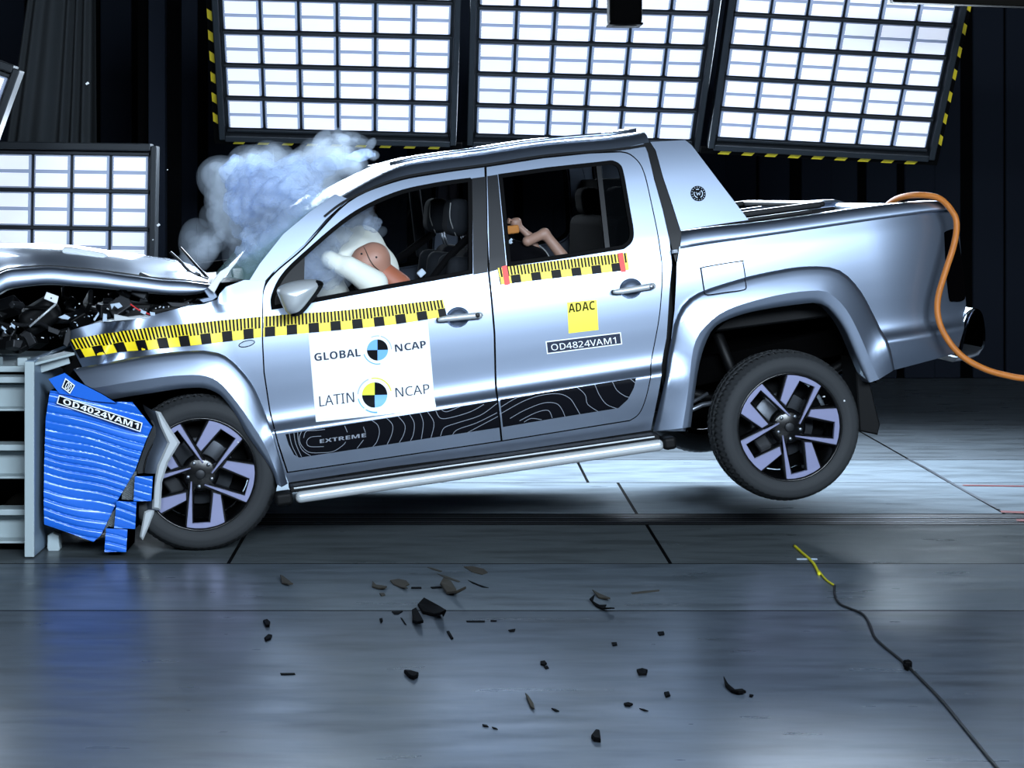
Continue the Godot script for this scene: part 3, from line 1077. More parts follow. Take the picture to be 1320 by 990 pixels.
func cab() -> void:
	var front_top := pv([0.402,0.748,0.423,0.866,0.493,0.945,0.657,1.054,0.908,1.254,1.153,1.328,1.372,1.346,1.639,1.352])
	var door := pv([0.432,-0.054,0.4,0.108,0.381,0.262,0.375,0.459,0.386,0.614])
	door.append_array(curve(front_top, 5))
	door.append_array(pv([1.591,1.014,1.569,0.814,1.556,0.502,1.523,0.153,1.526,-0.045]))
	var wf := window_front()
	body("front_door", shrink(door, 0.003), 0.0, "paint", [wf, cup(pv([1.381,0.608])[0], 1.0)])
	var rear := pv([1.53,-0.045,1.527,0.153,1.56,0.502,1.573,0.814,1.595,1.014,1.645,1.351,1.95,1.362,2.198,1.358,2.338,1.347])
	rear.append_array(curve(pv([2.363,1.345,2.409,1.327,2.451,1.275,2.468,1.2,2.474,1.065,2.478,0.923,2.476,0.82,2.469,0.707,2.439,0.55,2.408,0.429,2.347,0.24,2.296,0.08,2.254,-0.001,2.203,-0.031]), 4))
	var wr := window_rear()
	body("rear_door", shrink(rear, 0.003), 0.0, "paint", [wr, cup(pv([2.291,0.641])[0], 1.0)])
	# the dark gaps round the doors
	for d in [door, rear]:
		body("door_gap", shrink(d, -0.005), -0.0108, "seal", [shrink(d, 0.012)], 0, true, 0.001)
	# black seals round the openings, and the pillar cladding
	for w in [wf, wr]:
		body("window_seal", w, 0.001, "seal", [shrink(w, 0.022)])
	body("pillar_cladding", pv([1.562,1.3,1.634,1.301,1.565,0.815,1.49,0.812]), 0.002, "pillar_trim")
	body("pillar_cladding", pv([1.643,1.302,1.698,1.304,1.665,0.83,1.575,0.815]), 0.002, "pillar_trim")
	body("mirror_sail", pv([0.449,0.763,0.456,0.831,0.522,0.932,0.655,1.034,0.629,0.875,0.699,0.775]), 0.0, "black_trim")
	# side frame behind the doors: sill, rear pillar, roof rail
	var frame := pv([0.431,-0.109,0.391,0.027,0.379,0.379,0.392,0.612,0.425,0.873,0.495,0.958,0.66,1.066,0.908,1.267])
	frame.append_array(pv([1.157,1.34,1.376,1.358,1.643,1.362,1.979,1.373,2.344,1.361,2.493,1.375,2.513,1.327,2.514,1.183,2.532,1.022,2.537,0.871,2.527,0.739,2.494,0.598,2.449,0.362,2.391,0.188,2.35,0.039,2.312,-0.099,1.929,-0.103,1.579,-0.107,0.937,-0.1]))
	body("cab_side", frame, -0.012, "paint", [shrink(wf, -0.012), shrink(wr, -0.012), cup(pv([1.381,0.608])[0], 1.0), cup(pv([2.291,0.641])[0], 1.0)])
	body("sill_underside", pv([0.441,-0.095,0.939,-0.097,1.58,-0.107,2.314,-0.098,2.312,-0.131,1.577,-0.143,0.935,-0.138,0.436,-0.135]), -0.02, "black_plastic")
	# roof, crowned from rail to rail
	var near := curve(pv([0.776,1.196,0.907,1.267,1.156,1.34,1.374,1.358,1.641,1.362,1.977,1.373,2.341,1.361,2.527,1.367]), 6)
	var rows := []
	for s in [[0.0, 0.0], [0.012, 0.028], [0.03, 0.05], [0.055, 0.064], [0.1, 0.076], [0.2, 0.089], [0.35, 0.098], [0.5, 0.1], [0.65, 0.098], [0.8, 0.089], [0.9, 0.076], [0.945, 0.064], [0.97, 0.05], [0.988, 0.028], [1.0, 0.0]]:
		var line := PackedVector3Array()
		for i in near.size():
			var q := near[i]
			var w := prof(q.x, q.y) + 0.012
			var e := clampf((q.x - 0.75) / 0.5, 0.0, 1.0)
			var lift: float = s[1] * (0.35 + 0.65 * e)
			line.append(Vector3(q.x - (1 - e) * 0.1 * sin(PI * s[0]), q.y + lift, -lerpf(w, TRUCK_WIDTH - w, s[0])))
		rows.append(line)
	put(truck, "roof", grid(rows), M.paint)
	for z in [-0.34, -1.56]:
		var rail := []
		for i in range(12, near.size(), 4):
			rail.append(Vector3(near[i].x, near[i].y + 0.084, z))
		put(truck, "roof_rib", tube(rail, 0.011, 8), M.paint)
	body("roof_moulding", trace_line(near, 0.012), 0.002, "black_trim", [], 0, true, 0.01)
	# screen pillar and windscreen
	body("screen_pillar", pv([0.36,0.924,0.421,0.999,0.557,1.132,0.709,1.23,0.848,1.304,0.911,1.27,0.782,1.18,0.655,1.066,0.49,0.957,0.428,0.904]), -0.006, "paint")
	var lo_ := Vector3(0.361, 0.922, -0.17)
	var hi_ := Vector3(0.85, 1.295, -0.27)
	rows = []
	for r in 9:
		var line := PackedVector3Array()
		for i in 25:
			var u := i / 24.0
			var v := r / 8.0
			var q := lo_.lerp(hi_, v)
			q.z = lerpf(q.z, -TRUCK_WIDTH - q.z, u)
			var out := 1.0 - pow(2 * u - 1, 4)
			q += Vector3(-0.16 * lerpf(1.0, 0.8, v), 0.02 + 0.035 * sin(PI * v), 0) * (0.65 * out + 0.35 * (1 - pow(2 * u - 1, 2)))
			line.append(q)
		rows.append(line)
	put(truck, "windscreen", grid(rows), M.windshield_glass)
	# glass shard and torn trim at the foot of the screen
	put(truck, "torn_trim", extrude(pv([0.147,0.915,0.179,0.95,0.218,0.988,0.313,1.031,0.265,0.986,0.207,0.931,0.175,0.884]), -0.07, -0.05, 0.003), M.white_paint)


func bed() -> void:
	var arch_in := pv([2.501,-0.13,2.566,0.19,2.644,0.321,2.75,0.413,2.93,0.451,3.217,0.459,3.312,0.441,3.364,0.383,3.423,0.278,3.463,0.125,3.509,-0.002])
	var side := pv([2.337,-0.107,2.395,0.128,2.457,0.301,2.506,0.501,2.551,0.737,2.58,0.822])
	side.append_array(pv([2.68,0.822,3.099,0.825,3.524,0.835,3.995,0.841,4.106,0.836]))
	side.append_array(curve(pv([4.116,0.814,4.117,0.706,4.109,0.541,4.106,0.334,4.085,0.275,4.014,0.122,3.988,0.08]), 4))
	side.append_array(pv([3.797,0.062,3.629,0.044]))
	arch_in.reverse()
	side.append_array(curve(arch_in, 3))
	body("bed_side", side)
	# rounded top rail of the bed
	var lower := pv([2.581,0.811,2.765,0.817,2.95,0.819,3.271,0.825,3.527,0.83,3.784,0.836,3.978,0.84,4.081,0.836])
	var upper := pv([2.606,0.901,2.787,0.903,2.971,0.899,3.293,0.901,3.55,0.907,3.808,0.905,4.001,0.893,4.072,0.87])
	var n := 24
	lower = resample(lower, n)
	upper = resample(upper, n)
	for far in [true, false]:
		var rows := []
		for s in [[-0.06, 0.105], [0.0, 0.08], [0.25, 0.082], [0.7, 0.094], [0.93, 0.112], [1.0, 0.14], [0.99, 0.17], [0.7, 0.175]]:
			var line := PackedVector2Array()
			for i in n:
				line.append(lower[i].lerp(upper[i], s[0]))
			rows.append([line, s[1]])
		put(truck, "bed_rail", band(rows, far), M.paint)
	# inside of the bed, tailgate, folded cover frame
	put(truck, "bed_tub", join([[rbox(Vector3(1.62, 0.03, 1.5), 0.01), at(3.2, 0.36, -0.95)], [rbox(Vector3(0.03, 0.5, 1.6), 0.01), at(2.42, 0.62, -0.95)], [rbox(Vector3(1.6, 0.5, 0.02), 0.01), at(3.2, 0.6, -0.2)], [rbox(Vector3(1.6, 0.5, 0.02), 0.01), at(3.2, 0.6, -1.7)]]), M.black_plastic)
	put(truck, "tailgate", rbox(Vector3(0.06, 0.5, 1.5), 0.025), M.paint, at(4.02, 0.62, -0.95))
	for z in [-0.26, -1.62]:
		put(truck, "cover_rail", join([bar(Vector3(2.75, 0.935, z), Vector3(3.42, 0.94, z), 0.05, 0.035, 0.012), bar(Vector3(2.75, 0.905, z), Vector3(3.36, 0.91, z), 0.04, 0.02, 0.006)]), M.black_trim)
	put(truck, "cover_bow", join([bar(Vector3(3.42, 0.942, -0.26), Vector3(3.42, 0.942, -1.62), 0.05, 0.03, 0.01), bar(Vector3(2.8, 0.95, -0.3), Vector3(2.8, 0.95, -1.6), 0.3, 0.02, 0.008)]), M.black_trim)
	# sports bar: a sloping sail on each side and a hoop across
	var sail := pv([2.529,1.379,2.716,1.367,2.744,1.337])
	sail.append_array(pv([2.843,1.146,2.967,0.914,2.78,0.911,2.6,0.905,2.581,1.048,2.56,1.19,2.549,1.331]))
	body("sports_bar_sail", sail, 0.004, "paint", [], 0, true, 0.05)
	body("sports_bar_trim", pv([2.499,1.376,2.533,1.378,2.556,1.328,2.566,1.189,2.585,1.048,2.604,0.904,2.599,0.856,2.579,0.814,2.546,0.746,2.536,0.875,2.53,1.022,2.515,1.183,2.509,1.323]), -0.004, "black_trim", [], 0, true, 0.05)
	put(truck, "sports_bar_hoop", rbox(Vector3(0.14, 0.05, 1.3), 0.02), M.paint, at(2.64, 1.345, -0.95))
	put(truck, "bed_gap", join([bar(Vector3(2.455, 0.02, -0.12), Vector3(2.475, 0.9, -0.14), 0.05, 0.1)]), M.black_plastic)
	put(truck, "gap_clip", rbox(Vector3(0.03, 0.022, 0.02), 0.004), M.steel, at(2.547, 0.802, -0.06))
	# round dark emblem on the sail
	var c := pv([2.728,1.082])[0]
	var em := put(truck, "round_emblem", sheet(disc(c, 0, 0.04, 0, 360), 0, 0.008, 0.004, [], Vector2(0.03, 0.03)), M.print_black)
	var bits := []
	for k in 16:
		bits.append([sheet(disc(c + Vector2.from_angle(TAU * k / 16) * 0.0335, 0, 0.0022, 0, 360), 0, 0.0088, 0.0), Transform3D()])
	for q in [[-70, 40], [150, 250], [70, 110]]:
		bits.append([sheet(disc(c, 0.0205, 0.0245, q[0], q[1]), 0, 0.0088, 0.0), Transform3D()])
	for q in [[-0.011, 0.009, -0.006, -0.009], [-0.006, -0.009, 0.0, 0.004], [0.0, 0.004, 0.006, -0.009], [0.006, -0.009, 0.011, 0.009]]:
		bits.append([strip_on(PackedVector2Array([c + Vector2(q[0], q[1]), c + Vector2(q[2], q[3])]), 0.003, 0, 0.0088), Transform3D()])
	put(em, "emblem_marks", join(bits), M.print_pale)
	# filler flap
	var flap := curve(pv([2.671,0.694,2.689,0.704,2.886,0.71,2.9,0.698,2.9,0.576,2.885,0.562,2.685,0.561,2.673,0.577,2.671,0.694]), 3)
	var fl := body("filler_flap", shrink(flap, 0.0045), 0.0045, "paint", [], 0, false, 0.006)
	put(fl, "flap_gap", sheet(shrink(flap, -0.0015), 0, 0.0035, 0.003, [shrink(flap, 0.0042)], Vector2(0.05, 0.02)), M.seal)
	var rim := []
	for q in [[[2.886,0.621], -0.02], [[2.882,0.582], 0.012], [[2.865,0.566], 0.02], [[2.766,0.565], 0.022], [[2.673,0.564], 0.012], [[2.659,0.581], 0.0]]:
		rim.append(Vector3(q[0][0], q[0][1], q[1]))
	put(fl, "flap_gap", tube(curve3(rim, 3), 0.0022, 6), M.seal)
	# tail lamp and bumper
	var lamp := curve(pv([4.025,0.718,4.051,0.727,4.099,0.717,4.105,0.583,4.104,0.396,4.088,0.349,4.024,0.352,4.003,0.373,4.005,0.534,4.025,0.718]), 3)
	body("tail_lamp", lamp, 0.012, "lamp_lens", [], 0, true, 0.06)
	var bumper := curve(pv([4.008,0.039,4.035,0.119,4.079,0.233,4.116,0.287,4.156,0.296,4.187,0.265,4.194,0.177,4.179,0.092,4.136,0.056,4.069,0.044,4.008,0.039]), 3)
	bumper.remove_at(bumper.size() - 1)
	put(truck, "rear_bumper", extrude(bumper, -TRUCK_WIDTH + 0.1, -0.1, 0.02), M.dark_chrome)
	put(truck, "bumper_trim", tube(curve3([Vector3(4.004, 0.041, -0.098), Vector3(4.045, 0.169, -0.098), Vector3(4.087, 0.267, -0.1), Vector3(4.13, 0.295, -0.11), Vector3(4.167, 0.278, -0.13)], 5), 0.006, 6), M.chrome)
	put(truck, "bumper_lip", extrude(pv([3.973,0.037,3.993,0.059,4.103,0.069,4.149,0.092,4.118,0.055,4.047,0.039]), -TRUCK_WIDTH + 0.1, -0.06, 0.006), M.steel)
	# wheel housings, mud flap
	for far in [true, false]:
		var z := -0.12 if not far else -TRUCK_WIDTH + 0.12
		put(truck, "wheel_housing", housing(pv([2.486,-0.15,2.591,0.178,2.658,0.315,2.765,0.408,2.946,0.446,3.234,0.454,3.33,0.436,3.382,0.378,3.442,0.271,3.496,0.112,3.532,-0.012]), far), M.void_black)
		put(truck, "wheel_housing", housing(pv([-0.456,0.329,-0.312,0.408,-0.055,0.424,0.046,0.419,0.106,0.399,0.155,0.357,0.207,0.263,0.255,0.146,0.333,0.009,0.378,-0.107]), far), M.scrap_black)
	put(truck, "mud_flap", extrude(pv([3.451,0.124,3.516,-0.016,3.544,-0.242,3.525,-0.293,3.427,-0.259]), -0.3, -0.08, 0.008), M.black_plastic)


func housing(pts: PackedVector2Array, far: bool) -> ArrayMesh:
	var c := curve(pts, 3)
	var rows := []
	for w in [0.03, 0.2, 0.4, 0.55]:
		var line := PackedVector3Array()
		for p in c:
			line.append(Vector3(p.x, p.y, -w if not far else -TRUCK_WIDTH + w))
		rows.append(line)
	var mid := PackedVector3Array()
	for p in c:
		mid.append(Vector3((c[0].x + c[c.size() - 1].x) / 2, c[0].y, -0.56 if not far else -TRUCK_WIDTH + 0.56))
	rows.append(mid)
	return grid(rows)


func nose() -> void:
	# front wing with its buckled leading end
	var wing := pv([-0.578,0.751,-0.556,0.782,-0.504,0.793,-0.418,0.805,-0.25,0.799,-0.148,0.809,0.037,0.836,0.115,0.834,0.187,0.849,0.201,0.874,0.236,0.905,0.333,0.928,0.437,0.911,0.418,0.859,0.399,0.748,0.382,0.614,0.371,0.459,0.377,0.262,0.396,0.108,0.417,-0.015])
	wing.append_array(pv([0.356,0.134,0.322,0.289,0.268,0.426,0.208,0.508,0.113,0.56,-0.034,0.578,-0.175,0.576,-0.428,0.567,-0.518,0.596]))
	var fw := put(truck, "front_wing", sheet(wing, 1, 0.0, 0.02, [], Vector2(0.016, 0.012)), M.paint)
	put(fw, "wing_lip", tube([Vector3(-0.57, 0.757, -0.2), Vector3(-0.401, 0.803, -0.17), Vector3(-0.149, 0.804, -0.15)], 0.012), M.step_silver)
	put(truck, "front_wing", sheet(pv([-0.68,0.762,-0.504,0.793,-0.25,0.799,0.037,0.836,0.187,0.849,0.201,0.874,0.236,0.905,0.333,0.928,0.437,0.911,0.399,0.748,0.371,0.459,0.381,0.15,0.359,0.343,0.315,0.467,0.266,0.544,0.213,0.589,0.12,0.621,-0.028,0.628,-0.169,0.63,-0.421,0.621]), 0, 0.0, 0.02, [], Vector2(0.07, 0.03), true), M.paint)
	flare([-0.56,0.591,-0.429,0.604,-0.295,0.612,-0.13,0.619,0.057,0.612,0.117,0.599,0.173,0.58,0.218,0.543,0.269,0.477,0.316,0.389,0.358,0.247,0.388,0.11,0.424,-0.106], [-0.497,0.497,-0.446,0.494,-0.296,0.503,-0.101,0.508,0.043,0.497,0.099,0.479,0.138,0.455,0.175,0.411,0.236,0.31,0.296,0.193,0.338,0.094,0.381,-0.064,0.391,-0.113], [-0.399,0.423,-0.304,0.43,-0.201,0.433,-0.05,0.438,0.047,0.431,0.091,0.418,0.131,0.393,0.158,0.364,0.209,0.276,0.254,0.165,0.33,0.026,0.357,-0.036,0.369,-0.096])
	flare([2.325,-0.099,2.385,0.098,2.43,0.232,2.469,0.348,2.517,0.478,2.623,0.569,2.869,0.619,3.05,0.637,3.222,0.64,3.383,0.608,3.48,0.506,3.544,0.367,3.594,0.214,3.621,0.051], [2.457,-0.097,2.508,0.085,2.568,0.317,2.65,0.415,2.777,0.479,3.035,0.517,3.252,0.514,3.327,0.48,3.4,0.384,3.461,0.222,3.496,0.095,3.525,0.014], [2.504,-0.098,2.579,0.192,2.652,0.351,2.725,0.412,2.903,0.448,3.187,0.454,3.265,0.442,3.314,0.401,3.374,0.299,3.423,0.146,3.453,0.049,3.473,0.002])
	# remains of the bumper corner in front of the wheel
	var edge := pv([-0.168,0.337,-0.124,0.254,-0.091,0.172,-0.163,0.085,-0.201,-0.011,-0.225,-0.143])
	var deep := pv([-0.24,0.38,-0.233,0.309,-0.252,0.214,-0.288,0.103,-0.307,0.008,-0.308,-0.127])
	edge = resample(edge, 14)
	deep = resample(deep, 14)
	put(truck, "bumper_remnant", band([[deep, 0.05], [PackedVector2Array(mix_lines(deep, edge, 0.4)), -0.012], [PackedVector2Array(mix_lines(deep, edge, 0.75)), -0.022], [edge, -0.026]]), M.paint)
	put(truck, "bumper_edge", extrude(pv([-0.181,0.348,-0.155,0.337,-0.119,0.254,-0.079,0.175,-0.147,0.088,-0.189,-0.007,-0.212,-0.142,-0.253,-0.129,-0.236,-0.023,-0.201,0.08,-0.139,0.184,-0.167,0.272]), 0.015, 0.042, 0.01), M.step_silver)
	put(truck, "bumper_shard", extrude(pv([-0.33,-0.261,-0.293,-0.142,-0.238,-0.127,-0.249,-0.16,-0.289,-0.235,-0.317,-0.282]), -0.05, 0.02, 0.008), M.step_silver)
	# bonnet: thrown up and folded, its edge a rounded lip
	var xs_lo := pv([-1.107,0.971,-0.952,0.998,-0.875,1.011,-0.815,1.031,-0.644,1.029,-0.471,0.996,-0.302,0.96,-0.117,0.916,0.036,0.89,0.122,0.893,0.179,0.916])
	var xs_up := pv([-1.092,1.064,-0.937,1.098,-0.86,1.112,-0.801,1.124,-0.631,1.112,-0.46,1.078,-0.291,1.037,-0.108,0.987,0.036,0.958,0.127,0.936,0.184,0.923])
	var xs_cr := pv([-1.134,1.251,-0.975,1.244,-0.896,1.238,-0.778,1.224,-0.597,1.195,-0.479,1.166,-0.303,1.12,-0.11,1.067,0.032,1.021,0.116,0.965,0.184,0.915])
	var rows := []
	var n := 40
	xs_lo = resample(xs_lo, n)
	xs_up = resample(xs_up, n)
	xs_cr = resample(xs_cr, n)
	for s in [[0, 0.0, 0.15], [0, 0.04, 0.122], [0, 0.11, 0.110], [0, 0.22, 0.1065], [0, 0.4, 0.1075], [0, 0.6, 0.111], [0, 0.8, 0.117], [0, 0.93, 0.124], [0, 0.985, 0.134], [0, 1.0, 0.155], [1, 0.03, 0.2], [1, 0.3, 0.27], [1, 0.62, 0.36], [1, 0.85, 0.5], [1, 1.0, 0.7], [1, 1.02, 0.95], [1, 0.95, 1.2], [1, 0.7, 1.5], [1, 0.2, 1.75]]:
		var line := PackedVector3Array()
		for i in n:
			var q: Vector2 = xs_lo[i].lerp(xs_up[i], s[1]) if s[0] == 0 else xs_up[i].lerp(xs_cr[i], s[1])
			line.append(Vector3(q.x, q.y + 0.0012 * sin(i * 0.9 + s[2] * 9.0), -s[2]))
		rows.append(line)
	var hood := put(truck, "bonnet", grid(rows), M.paint)
	var crease := []
	for i in range(0, n, 2):
		crease.append(Vector3(xs_up[i].lerp(xs_cr[i], 0.04).x, xs_up[i].lerp(xs_cr[i], 0.02).y + 0.001, -0.185))
	put(hood, "shut_line", tube(crease, 0.006, 6), M.dark_steel)
	var under := []
	for i in n:
		under.append(Vector3(xs_lo[i].x, xs_lo[i].y - 0.002, -0.2))
	put(hood, "edge_flange", tube(under, 0.006, 6), M.step_silver)
	put(hood, "lifted_seal", extrude(pv([-0.592,1.164,-0.564,1.193,-0.533,1.191,-0.363,1.139,-0.342,1.117,-0.371,1.112,-0.529,1.156]), -0.62, -0.5, 0.004), M.step_silver)
	# wiper sprung up behind it
	var wp := []
	for q in curve(pv([-0.023,1.103,0.02,1.052,0.058,0.998,0.103,0.963,0.153,0.938]), 4):
		wp.append(Vector3(q.x, q.y, -0.45))
	put(truck, "wiper", tube(wp, 0.008, 6), M.black_trim)
	put(truck, "wiper", tube([Vector3(wp[0].x + 0.05, wp[0].y + 0.01, -0.75), Vector3(wp[8].x + 0.05, wp[8].y, -0.7), Vector3(wp[16].x, wp[16].y, -0.6)], 0.007, 6), M.black_trim)
	# cowl between screen, wing and bonnet
	put(truck, "cowl", grid([PackedVector3Array([Vector3(0.12, 0.93, -0.2), Vector3(0.05, 0.95, -0.95), Vector3(0.12, 0.93, -1.7)]), PackedVector3Array([Vector3(0.36, 0.92, -0.16), Vector3(0.2, 0.94, -0.95), Vector3(0.36, 0.92, -1.74)]), PackedVector3Array([Vector3(0.4, 0.6, -0.16), Vector3(0.3, 0.6, -0.95), Vector3(0.4, 0.6, -1.74)])]), M.black_plastic)
	put(truck, "cowl_bracket", join([[extrude(pv([0.123,0.904,0.147,0.912,0.177,0.897,0.192,0.86,0.163,0.844,0.115,0.838,0.091,0.861,0.142,0.866]), -0.14, -0.1, 0.004), Transform3D()]]), M.paint)
	# engine bay
	put(truck, "bulkhead", rbox(Vector3(1.6, 0.75, 0.04), 0.01), M.void_black, at(-0.5, 0.62, -1.4))
	put(truck, "engine_block", join([[rbox(Vector3(0.62, 0.5, 0.6), 0.05), at(-0.25, 0.5, -0.8)], [rbox(Vector3(0.4, 0.12, 0.4), 0.04), at(-0.3, 0.8, -0.7)], [rbox(Vector3(0.3, 0.25, 0.25), 0.03), at(-0.02, 0.72, -0.4)]]), M.engine_dark)
	put(truck, "battery_box", rbox(Vector3(0.26, 0.19, 0.2), 0.015), M.black_plastic, at(-0.3, 0.78, -0.4, Vector3(0, 10, -8)))
	put(truck, "coolant_tank", rbox(Vector3(0.2, 0.14, 0.16), 0.04), M.black_plastic, at(-0.72, 0.86, -0.45, Vector3(10, 0, 25)))
	for k in 70:
		var q := Vector3(rng.randf_range(-1.05, 0.2), rng.randf_range(0.5, 0.96), rng.randf_range(-0.62, -0.22))
		q.y = minf(q.y, 0.985 - absf(q.x + 0.4) * 0.12)
		if q.x > -0.5 or q.x < -0.76:
			q.y = maxf(q.y, 0.74)
		var sz := Vector3(rng.randf_range(0.02, 0.13), rng.randf_range(0.02, 0.09), rng.randf_range(0.02, 0.1))
		put(truck, "engine_part", rbox(sz, 0.008), M[["engine_dark", "black_plastic", "engine_dark", "black_trim", "dark_steel"][k % 5]], at(q.x, q.y, q.z, Vector3(rng.randf_range(-60, 60), rng.randf_range(-60, 60), rng.randf_range(-60, 60))))
	for k in 16:
		var q := Vector3(rng.randf_range(-1.0, 0.0), rng.randf_range(0.78, 0.9), rng.randf_range(-0.5, -0.2))
		var path := [q]
		for j in 3:
			q += Vector3(rng.randf_range(-0.14, 0.14), rng.randf_range(-0.05, 0.06), rng.randf_range(-0.06, 0.06))
			path.append(q)
		put(truck, "engine_hose", tube(curve3(path, 5), rng.randf_range(0.005, 0.014), 7), M[["black_plastic", "engine_dark", "dark_steel"][k % 3]])
	for k in 60:
		var q := Vector3(rng.randf_range(-1.05, 0.1), rng.randf_range(0.62, 0.95), rng.randf_range(-0.24, -0.12))
		q.y = maxf(q.y, 0.84 if q.x > -0.5 else 0.76)
		put(truck, "broken_chip", rbox(Vector3(rng.randf_range(0.003, 0.014), rng.randf_range(0.003, 0.009), 0.004), 0.001), M[["white_paint", "steel", "print_pale"][k % 3]], at(q.x, q.y, q.z, Vector3(rng.randf_range(-40, 40), rng.randf_range(-40, 40), rng.randf_range(-90, 90))))
	var tagm := put(truck, "warning_tag", extrude(pv([-0.663,0.959,-0.646,0.99,-0.59,0.961,-0.604,0.924]), -0.13, -0.12, 0.002), M.white_paint)
	put(tagm, "tag_dot", lathe(pv([0, 0.001, 0.004, 0.001, 0.004, 0]), 10), M.scrap_black, at(-0.627, 0.957, -0.1195))
	put(truck, "prop_rod", tube([Vector3(-0.609, 0.924, -0.13), Vector3(-0.75, 0.829, -0.13)], 0.006, 6), M.step_silver)
	for q in [[[-0.245,0.878,-0.21,0.846,-0.181,0.831], "wire_red"], [[-0.181,0.831,-0.152,0.812,-0.122,0.804], "wire_red"]]:
		var path := []
		for v in pv(q[0]):
			path.append(Vector3(v.x, v.y, -0.13))
		put(truck, "engine_wire", tube(curve3(path, 4), 0.004, 6), M[q[1]])
	for q in [[[-0.195,0.845,-0.169,0.83,-0.179,0.815,-0.2,0.83], "print_pale"], [[-0.154,0.828,-0.128,0.821,-0.13,0.805,-0.153,0.808], "print_pale"], [[-0.33,0.839,-0.253,0.813,-0.149,0.804,-0.181,0.796,-0.335,0.804], "step_silver"], [[-0.343,0.891,-0.297,0.893,-0.284,0.872,-0.308,0.863,-0.325,0.881,-0.339,0.863], "print_pale"], [[-0.383,0.849,-0.365,0.843,-0.369,0.808,-0.392,0.807], "print_pale"], [[-0.436,0.825,-0.405,0.86,-0.403,0.848,-0.429,0.816], "print_pale"], [[-0.604,0.858,-0.572,0.869,-0.544,0.85,-0.557,0.84,-0.587,0.848], "print_pale"], [[-0.065,0.867,0.115,0.832,0.051,0.82,-0.041,0.84], "dark_steel"], [[-0.579,0.774,-0.56,0.803,-0.551,0.779,-0.561,0.733,-0.579,0.704,-0.596,0.722], "dark_steel"], [[-0.658,0.822,-0.601,0.791,-0.615,0.77,-0.662,0.795], "dark_steel"], [[-0.881,0.852,-0.861,0.83,-0.869,0.823,-0.886,0.841], "print_pale"], [[-0.837,0.861,-0.816,0.842,-0.822,0.827,-0.835,0.841], "print_pale"]]:
		put(truck, "broken_bracket", extrude(pv(q[0]), -0.125, -0.115, 0.002), M[q[1]])
	put(truck, "crushed_frame", join([bar(Vector3(-0.72, 0.5, -0.75), Vector3(0.1, 0.45, -0.6), 0.2, 0.3, 0.03), bar(Vector3(-1.05, 0.84, -1.0), Vector3(-0.95, 0.84, -0.3), 0.1, 0.12, 0.03)]), M.engine_dark)


